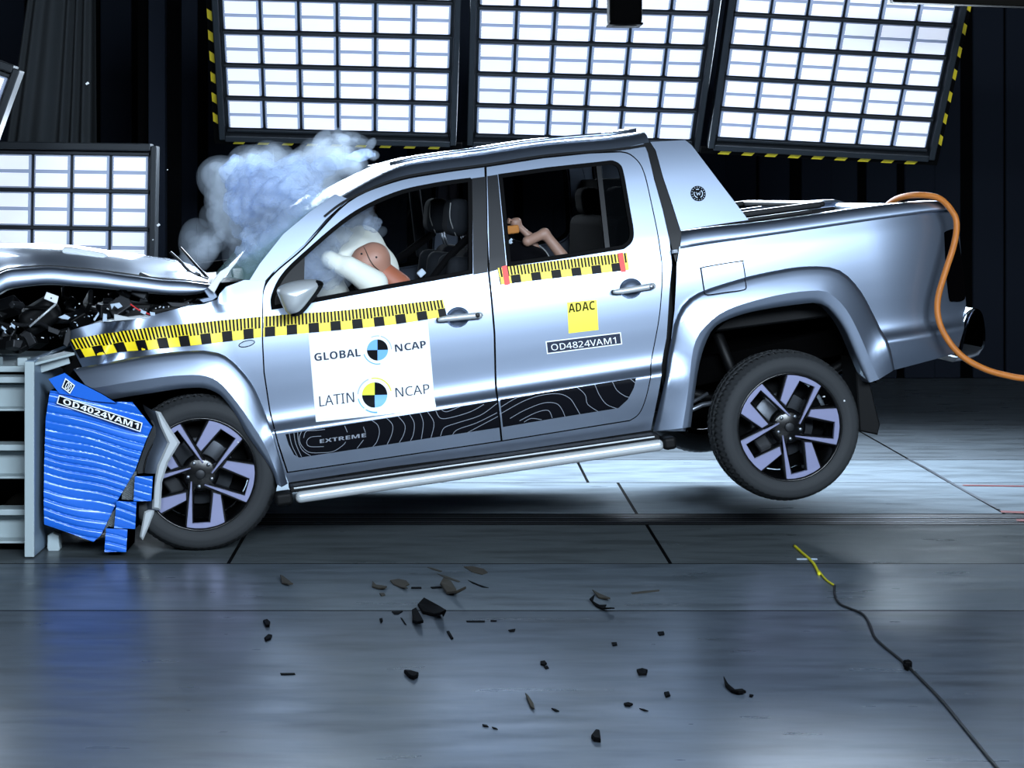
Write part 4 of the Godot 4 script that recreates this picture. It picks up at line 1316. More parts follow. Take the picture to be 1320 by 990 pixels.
func running_gear() -> void:
	wheel("front_wheel", Vector3(0, 0, 0), 0.0, -0.22)
	var rw := wheel("rear_wheel", Vector3(3.033, -0.175, 0.0), 0.0, -0.02)
	put(rw, "tyre_dot", lathe(pv([0, 0.0135, 0.0045, 0.013, 0.005, 0.01]), 10), M.white_paint, at(0.30, 0.1, 0.0))
	wheel("front_wheel", Vector3(-0.02, 0.0, -TRUCK_WIDTH), PI, 0.4)
	wheel("rear_wheel", Vector3(3.033, -0.15, -TRUCK_WIDTH), PI, 0.7)
	put(truck, "rear_axle", join([[tube([Vector3(3.03, -0.165, -0.18), Vector3(3.03, -0.16, -TRUCK_WIDTH + 0.18)], 0.055, 14), Transform3D()], [lathe(pv([0, 0.1, 0.1, 0.08, 0.14, 0.0, 0.1, -0.08, 0, -0.1]), 20), at(3.03, -0.16, -0.95)]]), M.engine_dark)
	for z in [-0.42, -1.48]:
		put(truck, "leaf_spring", tube(curve3([Vector3(2.45, 0.08, z), Vector3(3.03, -0.08, z), Vector3(3.65, 0.12, z)], 8), 0.03, 8), M.engine_dark)
		put(truck, "chassis_rail", join([bar(Vector3(-0.6, 0.06, z), Vector3(2.4, 0.06, z), 0.09, 0.16, 0.01), bar(Vector3(2.4, 0.1, z), Vector3(3.95, 0.22, z), 0.09, 0.14, 0.01)]), M.void_black)
		put(truck, "shock_absorber", tube([Vector3(2.9, -0.1, z + 0.12), Vector3(2.78, 0.35, z + 0.12)], 0.03, 10), M.engine_dark)
	put(truck, "floor_pan", rbox(Vector3(2.2, 0.12, 1.55), 0.03), M.engine_dark, at(1.4, 0.03, -0.95))
	put(truck, "brake_pipe", join([[tube([Vector3(2.36, -0.09, -0.12), Vector3(2.62, -0.02, -0.16), Vector3(2.8, -0.02, -0.2)], 0.014, 8), Transform3D()], [tube([Vector3(2.4, -0.06, -0.14), Vector3(2.66, 0.035, -0.16)], 0.01, 8), Transform3D()]]), M.steel)
	# side step: a ribbed tread and a silver tube
	for far in [true, false]:
		var z := 0.0 if not far else -TRUCK_WIDTH
		var s := 1.0 if not far else -1.0
		var a0 := pv([0.455,-0.142,2.344,-0.135,2.337,-0.189,0.449,-0.2])
		put(truck, "step_tube", join([bar(Vector3((a0[0].x + a0[3].x) / 2, (a0[0].y + a0[3].y) / 2, z + s * 0.05), Vector3((a0[1].x + a0[2].x) / 2, (a0[1].y + a0[2].y) / 2, z + s * 0.05), 0.06, 0.058, 0.026)]), M.step_silver)
		put(truck, "step_tread", join([bar(Vector3(0.43, a0[0].y + 0.012, z - s * 0.03), Vector3(2.33, a0[1].y + 0.012, z - s * 0.03), 0.16, 0.03, 0.008)]), M.black_plastic)
		for k in 4:
			put(truck, "step_rib", join([bar(Vector3(0.45, a0[0].y + 0.028 - k * 0.003, z + s * (0.005 + k * 0.017)), Vector3(2.3, a0[1].y + 0.028 - k * 0.003, z + s * (0.005 + k * 0.017)), 0.006, 0.008, 0.002)]), M.dark_steel if k < 3 else M.step_silver)
		for q in [[0.395, (a0[0].y + a0[3].y) / 2, 0.09], [2.372, (a0[1].y + a0[2].y) / 2, 0.07]]:
			put(truck, "step_cap", rbox(Vector3(q[2], 0.066, 0.11), 0.02), M.black_plastic, at(q[0], q[1] + 0.004, z + s * 0.03))
		for x in [0.7, 1.4, 2.1]:
			put(truck, "step_bracket", join([bar(Vector3(x, -0.16, z), Vector3(x, 0.0, z - s * 0.3), 0.04, 0.03, 0.006)]), M.black_plastic)


func cabin() -> void:
	put(truck, "cabin_floor", rbox(Vector3(2.0, 0.03, 1.6), 0.01), M.cabin, at(1.45, 0.12, -0.95))
	put(truck, "cabin_back", rbox(Vector3(0.03, 1.0, 1.5), 0.01), M.cabin, at(2.45, 0.7, -0.95))
	put(truck, "headliner", rbox(Vector3(1.25, 0.02, 1.3), 0.008), M.cabin, at(1.8, 1.33, -0.95))
	put(truck, "dashboard", rbox(Vector3(0.4, 0.34, 1.55), 0.08, true), M.cabin, at(0.5, 0.68, -0.95))
	put(truck, "steering_wheel", tube(curve3([Vector3(0.86, 0.88, -0.5), Vector3(0.9, 0.76, -0.33), Vector3(0.96, 0.6, -0.5), Vector3(0.9, 0.76, -0.68), Vector3(0.86, 0.88, -0.5)], 8), 0.016, 8), M.cabin)
	# front seats: cushion, back, bolsters, head rest
	for z in [-0.52, -1.38]:
		var s := hold(truck, "front_seat", at(1.3, 0.2, z))
		put(s, "cushion", rbox(Vector3(0.52, 0.18, 0.5), 0.07, true), M.seat_cloth, at(0.0, 0.13, 0))
		put(s, "backrest", rbox(Vector3(0.15, 0.62, 0.36), 0.06, true), M.seat_cloth, at(0.2, 0.42, 0, Vector3(0, 0, -13)))
		for q in [-0.19, 0.19]:
			put(s, "bolster", rbox(Vector3(0.2, 0.56, 0.12), 0.055, true), M.seat_side, at(0.14, 0.42, q, Vector3(0, 0, -13)))
			put(s, "seam_piping", tube([Vector3(0.06, 0.2, q * 0.8), Vector3(0.10, 0.5, q * 0.8), Vector3(0.17, 0.68, q * 0.62)], 0.005, 6), M.piping)
		put(s, "head_rest", rbox(Vector3(0.13, 0.2, 0.27), 0.055, true), M.seat_side, at(0.2, 0.9, 0, Vector3(0, 0, -12)))
		put(s, "head_rest_seam", tube(curve3([Vector3(0.16, 0.985, 0.125), Vector3(0.145, 0.9, 0.138), Vector3(0.17, 0.805, 0.11)], 5), 0.003, 6), M.piping)
		for q in [-0.06, 0.06]:
			put(s, "head_rest_post", tube([Vector3(0.24, 0.7, q), Vector3(0.215, 0.84, q)], 0.007, 6), M.steel)
	var rs := hold(truck, "rear_seat", at(2.15, 0.2, -0.95))
	put(rs, "cushion", rbox(Vector3(0.5, 0.2, 1.35), 0.07, true), M.void_black, at(0, 0.15, 0))
	put(rs, "backrest", rbox(Vector3(0.14, 0.6, 1.35), 0.06, true), M.void_black, at(0.2, 0.5, 0, Vector3(0, 0, -8)))
	for z in [-0.4, 0.4]:
		put(rs, "head_rest", rbox(Vector3(0.11, 0.16, 0.26), 0.05, true), M.void_black, at(0.24, 0.88, z))
	# belts
	put(truck, "seat_belt", sheet_strip([Vector3(1.6, 1.05, -0.27), Vector3(1.44, 0.93, -0.34), Vector3(1.30, 0.78, -0.42), Vector3(1.26, 0.7, -0.45)], 0.05), M.belt)
	put(truck, "seat_belt", sheet_strip([Vector3(1.52, 1.0, -1.66), Vector3(1.36, 0.92, -1.55), Vector3(1.15, 0.82, -1.4)], 0.05), M.belt)
	put(truck, "belt_pillar", rbox(Vector3(0.07, 0.45, 0.05), 0.02), M.seat_side, at(1.43, 1.08, -1.72))
	put(truck, "belt_buckle", rbox(Vector3(0.04, 0.035, 0.02), 0.006), M.print_pale, at(1.262, 0.835, -0.4, Vector3(0, 0, 35)))
	# airbag bursting from the wheel
	put(truck, "airbag", skin([[Vector3(0.80, 0.88, -0.62), 0.2, Vector3(1.0, 0.86, -0.62), 0.17], [Vector3(0.93, 0.80, -0.75), 0.2, Vector3(1.05, 0.74, -0.7), 0.14], [Vector3(0.84, 0.98, -0.7), 0.15, Vector3(0.98, 0.98, -0.72), 0.14]], 0.016, 0.05), M.airbag)
	put(truck, "side_airbag", skin([[Vector3(0.88, 0.919, -0.3), 0.055, Vector3(0.998, 0.815, -0.3), 0.075], [Vector3(0.783, 0.971, -0.32), 0.045, Vector3(0.865, 0.912, -0.32), 0.05]], 0.01, 0.03), M.airbag)


func sheet_strip(path: Array, wide: float) -> ArrayMesh:
	var c := curve3(path, 5)
	var rows := []
	for q in c:
		rows.append(PackedVector3Array([q + Vector3(0, wide / 2, 0.003), q + Vector3(0, -wide / 2, 0.003), q + Vector3(0, -wide / 2, 0), q + Vector3(0, wide / 2, 0)]))
	return grid(rows, false, true)


# outline of a handle's dished cup
func cup(c: Vector2, s: float) -> PackedVector2Array:
	var o := PackedVector2Array()
	for k in 28:
		o.append(c + Vector2(cos(TAU * k / 28) * 0.06, sin(TAU * k / 28) * 0.052).rotated(0.15) * s)
	return o


func fittings() -> void:
	# door mirror
	var m := hold(truck, "door_mirror")
	var outline := curve(pv([0.48,0.862,0.498,0.885,0.57,0.901,0.666,0.899,0.709,0.872,0.663,0.812,0.585,0.741,0.531,0.738,0.502,0.782,0.48,0.862]), 4)
	outline.remove_at(outline.size() - 1)
	var mid := Vector2.ZERO
	for q in outline:
		mid += q
	mid /= outline.size()
	var rows := []
	for s in [[0.02, 0.21], [0.35, 0.207], [0.65, 0.19], [0.85, 0.165], [0.97, 0.125], [1.0, 0.09], [0.97, 0.06], [0.9, 0.05]]:
		var line := PackedVector3Array()
		for q in outline:
			var v: Vector2 = mid + (q - mid) * s[0]
			line.append(Vector3(v.x - (s[1] - 0.1) * 0.12, v.y, s[1] - 0.02))
		rows.append(line)
	put(m, "mirror_cap", grid(rows, false, true), M.step_silver)
	var rim := curve(pv([0.681,0.895,0.713,0.872,0.664,0.808,0.588,0.737,0.534,0.734,0.557,0.768,0.609,0.811,0.657,0.859]), 4)
	put(m, "mirror_edge", extrude(rim, 0.02, 0.145, 0.02), M.black_trim)
	put(m, "mirror_arm", join([bar(Vector3(0.566, 0.79, -0.06), Vector3(0.563, 0.786, 0.06), 0.08, 0.04, 0.015)]), M.black_trim)
	# door handles: dished cup, bar, lock
	for h in [[[1.381,0.608], [1.273,0.61,1.321,0.612,1.461,0.608,1.501,0.607], [1.477,0.61], true], [[2.291,0.641], [2.188,0.638,2.237,0.636,2.369,0.641,2.41,0.642], [2.39,0.64], false]]:
		var hd := hold(truck, "door_handle")
		var c := pv(h[0])[0]
		var z := -prof(c.x, c.y)
		var dish := []
		for s in [[1.0, 0.0], [0.97, -0.004], [0.85, -0.013], [0.6, -0.022], [0.3, -0.026], [0.02, -0.027]]:
			var ring := PackedVector3Array()
			for q in cup(c, s[0]):
				ring.append(Vector3(q.x, q.y, surf(0, q.x, q.y) + s[1]))
			dish.append(ring)
		put(hd, "handle_cup", grid(dish, false, true), M.paint)
		var path := []
		for q in curve(pv(h[1]), 4):
			path.append(Vector3(q.x, q.y, z + 0.035))
		put(hd, "handle_bar", tube(path, 0.014, 10, [0.006, 0.010, 0.012, 0.014, 0.015, 0.016, 0.016, 0.016, 0.016, 0.016, 0.017, 0.016, 0.012]), M.step_silver)
		var k := pv(h[2])[0]
		put(hd, "handle_lock", lathe(pv([0, 0.004, 0.009, 0.004, 0.012, 0.002, 0.012, -0.01]), 20), M.dark_steel if h[3] else M.steel, at(k.x, k.y, z + 0.05))
		for q in [path[1], path[path.size() - 2]]:
			put(hd, "handle_post", tube([q, q - Vector3(0, 0, 0.035)], 0.01, 8), M.dark_steel)
	# oval badge on the wing
	var c2 := pv([0.306,0.613])[0]
	var oval := PackedVector2Array()
	for k in 24:
		oval.append(c2 + Vector2(cos(TAU * k / 24) * 0.042, sin(TAU * k / 24) * 0.016).rotated(0.12))
	var bd := put(truck, "side_marker", sheet(oval, 1, 0.006, 0.006, [], Vector2(0.03, 0.01)), M.chrome)
	put(bd, "marker_lens", sheet(shrink(oval, 0.004), 1, 0.0068, 0.0, [], Vector2(0.03, 0.01)), M.print_pale)
	# glass: rear door pane, division bar, fixed quarter pane
	var wr := shrink(window_rear(), 0.01)
	put(truck, "division_bar", sheet(pv([2.223,1.311,2.248,1.311,2.214,0.83,2.189,0.829]), 0, -0.003, 0.02), M.black_trim)
	var cut_r := pv([2.286,1.545,2.814,1.484,2.63,0.485,2.163,0.545])
	put(truck, "quarter_glass", sheet(Geometry2D.intersect_polygons(wr, cut_r)[0], 0, -0.010, 0.004), M.tinted_glass)
	# far-side panes
	for w in [window_front(), window_rear()]:
		put(truck, "door_glass", sheet(shrink(w, 0.012), 0, -0.012, 0.004, [], Vector2(0.1, 0.05), true), M.tinted_glass)


# a yellow measuring tape: black blocks in its lower half, three ticks over each half period
func scale_tape(called: String, top: PackedVector2Array, bottom: PackedVector2Array, mode: int, first: float, period: float, label: String) -> MeshInstance3D:
	var n := 60
	var t := resample(top, n)
	var b := resample(bottom, n)
	var outline := t.duplicate()
	var back := b.duplicate()
	back.reverse()
	outline.append_array(back)
	var tape := put(truck, called, sheet(outline, mode, 0.0022 if mode == 0 else 0.004, 0.004, [], Vector2(0.04, 0.012) if mode == 0 else Vector2(0.016, 0.012)), M.scale_yellow, Transform3D(), label)
	var st := SurfaceTool.new()
	st.begin(Mesh.PRIMITIVE_TRIANGLES)
	var marks := []
	var k := -1
	while first + k * period < 1.0:
		var s := first + k * period
		marks.append([s, s + period * 0.47, 0.52, 1.0])
		for j in 6:
			var q := s + period * (j / 6.0 + 0.035)
			marks.append([q, q + period * 0.085, 0.0, 0.5 if j < 3 else 0.56])
		k += 1
	for m in marks:
		var s0 := clampf(m[0], 0.0, 1.0)
		var s1 := clampf(m[1], 0.0, 1.0)
		if s1 - s0 < 1e-4:
			continue
		for i in 4:
			var v0: float = lerpf(m[2], m[3], i / 4.0)
			var v1: float = lerpf(m[2], m[3], (i + 1) / 4.0)
			var quad := [spot(t, b, s0, v0), spot(t, b, s0, v1), spot(t, b, s1, v1), spot(t, b, s1, v0)]
			for c in [0, 2, 1, 0, 3, 2]:
				corner(st, mode, quad[c], 0.003 if mode == 0 else 0.0062, surf_normal(mode, quad[c].x, quad[c].y), false)
	put(tape, "scale_marks", st.commit(), M.scale_black)
	return tape


func spot(t: PackedVector2Array, b: PackedVector2Array, s: float, v: float) -> Vector2:
	var f := s * (t.size() - 1)
	var i := mini(int(f), t.size() - 2)
	return t[i].lerp(t[i + 1], f - i).lerp(b[i].lerp(b[i + 1], f - i), v)


func stickers() -> void:
	# long measuring tape: one length on the wing, one on the door
	scale_tape("measuring_tape", pv([-0.565,0.735,-0.509,0.742,-0.282,0.751,-0.074,0.75,0.174,0.744,0.395,0.737]), pv([-0.524,0.64,-0.496,0.644,-0.352,0.648,-0.029,0.64,0.161,0.637,0.383,0.636]), 1, (146.7 - 97.0) / 240.0 - 27.8 / 240.0, 27.8 / 240.0, "yellow and black measuring tape on the crumpled front wing")
	scale_tape("measuring_tape", pv([0.405,0.736,0.582,0.729,0.841,0.716,1.318,0.708]), pv([0.392,0.635,0.628,0.626,1.022,0.614,1.326,0.621]), 0, (341.3 - 339.5) / 234.0, 27.8 / 234.0, "yellow and black measuring tape on the front door")
	var rt := scale_tape("measuring_tape", pv([1.618,0.83,1.858,0.83,2.299,0.825]), pv([1.621,0.744,1.844,0.743,2.297,0.736]), 0, (657.8 - 643.0) / 167.0, 26.0 / 167.0, "short yellow and black measuring tape under the rear window")
	for q in [[1.641,0.835,1.668,0.838,1.671,0.74,1.642,0.738], [2.251,0.828,2.278,0.829,2.279,0.73,2.252,0.729]]:
		put(rt, "red_marker", sheet(pv(q), 0, 0.0045, 0.001), M.print_red)
	# white test sticker
	var ws := put(truck, "test_sticker", sheet(pv([0.618,0.623,1.226,0.608,1.211,0.167,0.602,0.181]), 0, 0.002, 0.0015), M.sticker_white, Transform3D(), "white square test sticker with two roundels on the front door")
	for l in [["GLOBAL", true, [0.633,0.482,0.866,0.477,0.634,0.521], "print_grey"], ["NCAP", true, [1.043,0.475,1.202,0.476,1.043,0.512], "print_grey"], ["LATIN", false, [0.63,0.252,0.807,0.251,0.633,0.303], "print_grey"], ["NCAP", false, [1.018,0.247,1.192,0.245,1.02,0.294]  , "print_grey"]]:
		put(ws, "lettering", lettering(l[0], l[1], pv(l[2]), 0, 0.0036), M[l[3]])
	var tilt := 7.5
	for q in [[[0.954,0.497], 0.0535, ["print_black", "print_blue", "print_black", "print_blue"], [[-5, 70, "print_pale"], [75, 110, "print_pale"], [190, 275, "print_blue"]]], [[0.913,0.273], 0.064, ["print_black", "print_lime", "print_black", "print_blue"], [[5, 95, "print_lime"], [105, 170, "print_pale"], [185, 270, "print_blue"], [280, 350, "sticker_white"]]]]:
		var c := pv(q[0])[0]
		var r: float = q[1]
		for k in 4:
			put(ws, "roundel_quarter", sheet(disc(c, 0, r, k * 90 - tilt + 1.0, k * 90 + 90 - tilt + 1.0), 0, 0.0034, 0.0, [], Vector2(0.03, 0.03)), M[q[2][k]])
		for g in q[3]:
			put(ws, "roundel_ring", sheet(disc(c, r * 1.28, r * 1.38, g[0], g[1]), 0, 0.0034, 0.0, [], Vector2(0.03, 0.03)), M[g[2]])
	# yellow sticker and number plate on the rear door
	var ys := put(truck, "yellow_sticker", sheet(pv([1.951,0.613,2.106,0.607,2.096,0.452,1.939,0.454]), 0, 0.002, 0.0015), M.print_yellow, Transform3D(), "small square yellow sticker on the rear door")
	put(ys, "lettering", lettering("ADAC", true, pv([1.952,0.559,2.091,0.558,1.955,0.604]), 0, 0.0036), M.print_olive)
	var plate := pv([1.815,0.429,2.211,0.425,2.211,0.362,1.815,0.363])
	var np := put(truck, "number_label", sheet(plate, 0, 0.002, 0.0015), M.sticker_white, Transform3D(), "dark test number label below the yellow sticker")
	put(np, "label_field", sheet(shrink(plate, 0.0055), 0, 0.0028, 0.0), M.print_grey)
	put(np, "lettering", lettering("OD4824VAM1", false, pv([1.841,0.378,2.181,0.372,1.84,0.41]), 0, 0.0042), M.sticker_white)
	# black contour-line graphic along the foot of the doors
	var ga := pv([0.442,0.143,0.764,0.151,1.208,0.16,1.523,0.169,1.524,0.027,0.948,0.019,0.498,0.014,0.473,0.033,0.452,0.089])
	var gb := pv([1.539,0.171,1.845,0.178,2.253,0.187,2.235,0.137,2.198,0.081,2.146,0.043,1.831,0.036,1.54,0.027])
	var g1 := put(truck, "door_graphic", sheet(ga, 0, 0.0018, 0.001), M.print_black, Transform3D(), "black contour-line graphic at the foot of the front door")
	var g2 := put(truck, "door_graphic", sheet(gb, 0, 0.0018, 0.001), M.print_black, Transform3D(), "black contour-line graphic at the foot of the rear door")
	put(g1, "lettering", lettering("EXTREME", true, pv([0.608,0.074,0.842,0.074,0.609,0.093]), 0, 0.0036), M.contour_white)
	for l in [[0.461,0.145,0.468,0.082,0.49,0.02], [0.485,0.145,0.488,0.088,0.509,0.017], [0.504,0.149,0.503,0.096,0.517,0.05,0.556,0.015], [0.523,0.146,0.509,0.114,0.515,0.076,0.548,0.036,0.613,0.024,0.671,0.023,0.721,0.047,0.737,0.063], [0.641,0.14,0.589,0.142,0.546,0.143,0.53,0.112], [0.618,0.109,0.566,0.111,0.543,0.09,0.556,0.064,0.626,0.054], [0.741,0.145,0.751,0.11], [0.834,0.127,0.841,0.097], [0.827,0.06,0.79,0.021], [0.88,0.153,0.906,0.127,0.911,0.087,0.893,0.041,0.871,0.019], [0.953,0.157,0.981,0.117,0.972,0.069,0.943,0.019], [1.014,0.156,1.043,0.108,1.033,0.061,1.005,0.02], [1.072,0.158,1.091,0.112,1.081,0.054,1.063,0.022], [1.125,0.16,1.137,0.105,1.119,0.024], [1.164,0.159,1.191,0.098,1.168,0.022], [1.207,0.158,1.227,0.117,1.285,0.114,1.383,0.13,1.454,0.158], [1.236,0.159,1.264,0.146,1.338,0.165], [1.218,0.025,1.241,0.066,1.311,0.082,1.429,0.104,1.522,0.154], [1.278,0.021,1.307,0.047,1.407,0.068,1.517,0.106], [1.354,0.023,1.424,0.05,1.519,0.086]]:
		put(g1, "contour_line", strip_on(curve(pv(l), 4), 0.0027, 0, 0.0034), M.contour_white)
	for l in [[1.537,0.131,1.627,0.169,1.706,0.172], [1.536,0.099,1.661,0.148,1.761,0.165,1.846,0.159,1.898,0.128,1.924,0.081,1.945,0.035], [1.58,0.067,1.657,0.099,1.757,0.123,1.823,0.113,1.851,0.079,1.866,0.033], [1.628,0.048,1.716,0.079,1.78,0.082,1.798,0.039], [1.651,0.038,1.689,0.052,1.743,0.038], [1.941,0.181,1.979,0.136,1.987,0.086,2.039,0.04], [2.034,0.183,2.052,0.126,2.085,0.072,2.138,0.042], [2.126,0.186,2.146,0.137,2.186,0.101,2.21,0.092], [2.22,0.188,2.247,0.16]]:
		put(g2, "contour_line", strip_on(curve(pv(l), 4), 0.0027, 0, 0.0034), M.contour_white)


# ------------------------------------------------------------------ occupants, smoke, loose things

func in_truck(called: String, label: String, category: String) -> Node3D:
	return thing(called, label, category, truck.transform)


func occupants() -> void:
	var h := Vector3(1.002, 0.928, -0.42)
	var d := in_truck("crash_test_dummy", "crash test dummy in the driver seat, brown head pressed into the airbag", "crash dummy")
	put(d, "dummy_body", skin([[h + Vector3(-0.015, 0.0, 0), 0.088, h + Vector3(0.02, 0.01, 0), 0.09], [h + Vector3(-0.03, -0.04, 0), 0.07, h + Vector3(0.0, -0.05, 0), 0.068], [h + Vector3(0.04, -0.06, 0), 0.055, h + Vector3(0.12, -0.15, 0), 0.058], [Vector3(1.16, 0.66, -0.45), 0.11, Vector3(1.34, 0.42, -0.5), 0.14], [Vector3(1.16, 0.67, -0.32), 0.06, Vector3(1.16, 0.67, -0.6), 0.06], [Vector3(1.15, 0.66, -0.3), 0.05, Vector3(0.98, 0.5, -0.28), 0.042], [Vector3(0.98, 0.5, -0.28), 0.042, Vector3(0.84, 0.62, -0.36), 0.034], [Vector3(1.34, 0.42, -0.42), 0.09, Vector3(0.92, 0.46, -0.4), 0.065], [Vector3(1.34, 0.42, -0.6), 0.09, Vector3(0.92, 0.46, -0.62), 0.065], [Vector3(0.92, 0.46, -0.4), 0.06, Vector3(0.75, 0.2, -0.4), 0.045], [Vector3(0.92, 0.46, -0.62), 0.06, Vector3(0.75, 0.2, -0.62), 0.045]], 0.012, 0.04), M.dummy_skin)
	# skull-cap seam, screws, neck shield
	var seam := []
	for q in curve(pv([-0.34, 0.92, -0.28, 0.72, -0.2, 0.4, -0.08, 0.05, 0.12, -0.28, 0.38, -0.52, 0.66, -0.68]), 3):
		seam.append(h + Vector3(0.004, -0.002, 0.0) + Vector3(q.x, q.y, sqrt(maxf(0.0, 1.02 - q.length_squared()))) * 0.0925)
	put(d, "cap_seam", tube(seam, 0.0025, 6), M.scrap_brown)
	for q in [Vector3(-0.045, 0.048, 0.068), Vector3(0.028, 0.022, 0.088)]:
		put(d, "head_screw", lathe(pv([0, 0.003, 0.005, 0.003, 0.006, 0, 0.006, -0.008]), 10), M.dark_steel, Transform3D(Basis(), h + q))
	put(d, "neck_shield", skin([[h + Vector3(0.055, -0.075, 0.0), 0.07, h + Vector3(0.13, -0.15, 0), 0.075]], 0.008, 0.03), M.dummy_orange)
	# child dummy behind
	var e := Vector3(1.95, 0.96, -0.45)
	var f := Vector3(2.061, 0.783, -0.45)
	var g := Vector3(1.848, 0.931, -0.42)
	var i := Vector3(1.81, 1.034, -0.52)
	var j := Vector3(1.885, 0.945, -0.52)
	var c := in_truck("child_dummy", "small child crash dummy in black shirt behind the rear window, arms flung up", "crash dummy")
	put(c, "dummy_body", skin([[e, 0.026, f, 0.033], [g, 0.028, e, 0.025], [f, 0.033, Vector3(f.x + 0.02, f.y - 0.2, -0.45), 0.05], [i, 0.026, i + Vector3(0.012, 0.004, 0), 0.023], [i, 0.016, j, 0.02], [j, 0.02, Vector3(j.x + 0.05, j.y - 0.2, -0.55), 0.05], [Vector3(f.x, f.y - 0.18, -0.45), 0.06, Vector3(f.x - 0.02, f.y - 0.2, -0.6), 0.06], [Vector3(f.x - 0.25, f.y - 0.25, -0.5), 0.08, Vector3(f.x, f.y - 0.2, -0.52), 0.08]], 0.007, 0.02), M.doll_skin)
	for q in [[0.012, 0.02], [0.0, 0.026], [-0.012, 0.022], [-0.02, 0.008]]:
		put(c, "finger", tube([i + Vector3(-0.012, 0.01, q[0]), i + Vector3(-0.03, 0.012 + q[1] * 0.4, q[0] * 1.4), i + Vector3(-0.038, 0.0, q[0] * 1.5)], 0.008, 7), M.doll_skin)
	put(c, "shirt", skin([[Vector3(1.731, 0.898, -0.5), 0.075, Vector3(1.845, 0.787, -0.5), 0.13]], 0.012, 0.04), M.black_shirt)
	put(c, "shirt_print", join([[strip_on(pv([1.738,0.928,1.753,0.943,1.767,0.954]), 0.012, 2, 0.0), at(0, 0, -0.418)], [strip_on(pv([1.752,0.935,1.765,0.941]), 0.016, 2, 0.0), at(0, 0, -0.418)]]), M.print_pale)
	put(c, "foam_pad", rbox(Vector3(0.07, 0.045, 0.06), 0.01), M.tan_foam, at(1.786, 1, -0.5))
	var cs := in_truck("child_restraint", "black rounded child seat shell seen through the rear door window", "child seat")
	var top := Vector2(1.87, 0.788)
	put(cs, "shell", skin([[Vector3(top.x - 0.2, top.y - 0.12, -0.36), 0.11, Vector3(top.x + 0.06, top.y - 0.14, -0.36), 0.13], [Vector3(top.x - 0.2, top.y - 0.3, -0.36), 0.12, Vector3(top.x + 0.15, top.y - 0.3, -0.36), 0.12]], 0.014, 0.05), M.black_shirt)
	put(cs, "piping", tube(curve3([Vector3(1.883, 0.91, -0.29), Vector3(1.916, 0.873, -0.29), Vector3(1.939, 0.821, -0.29)], 5), 0.0035, 6), M.piping)


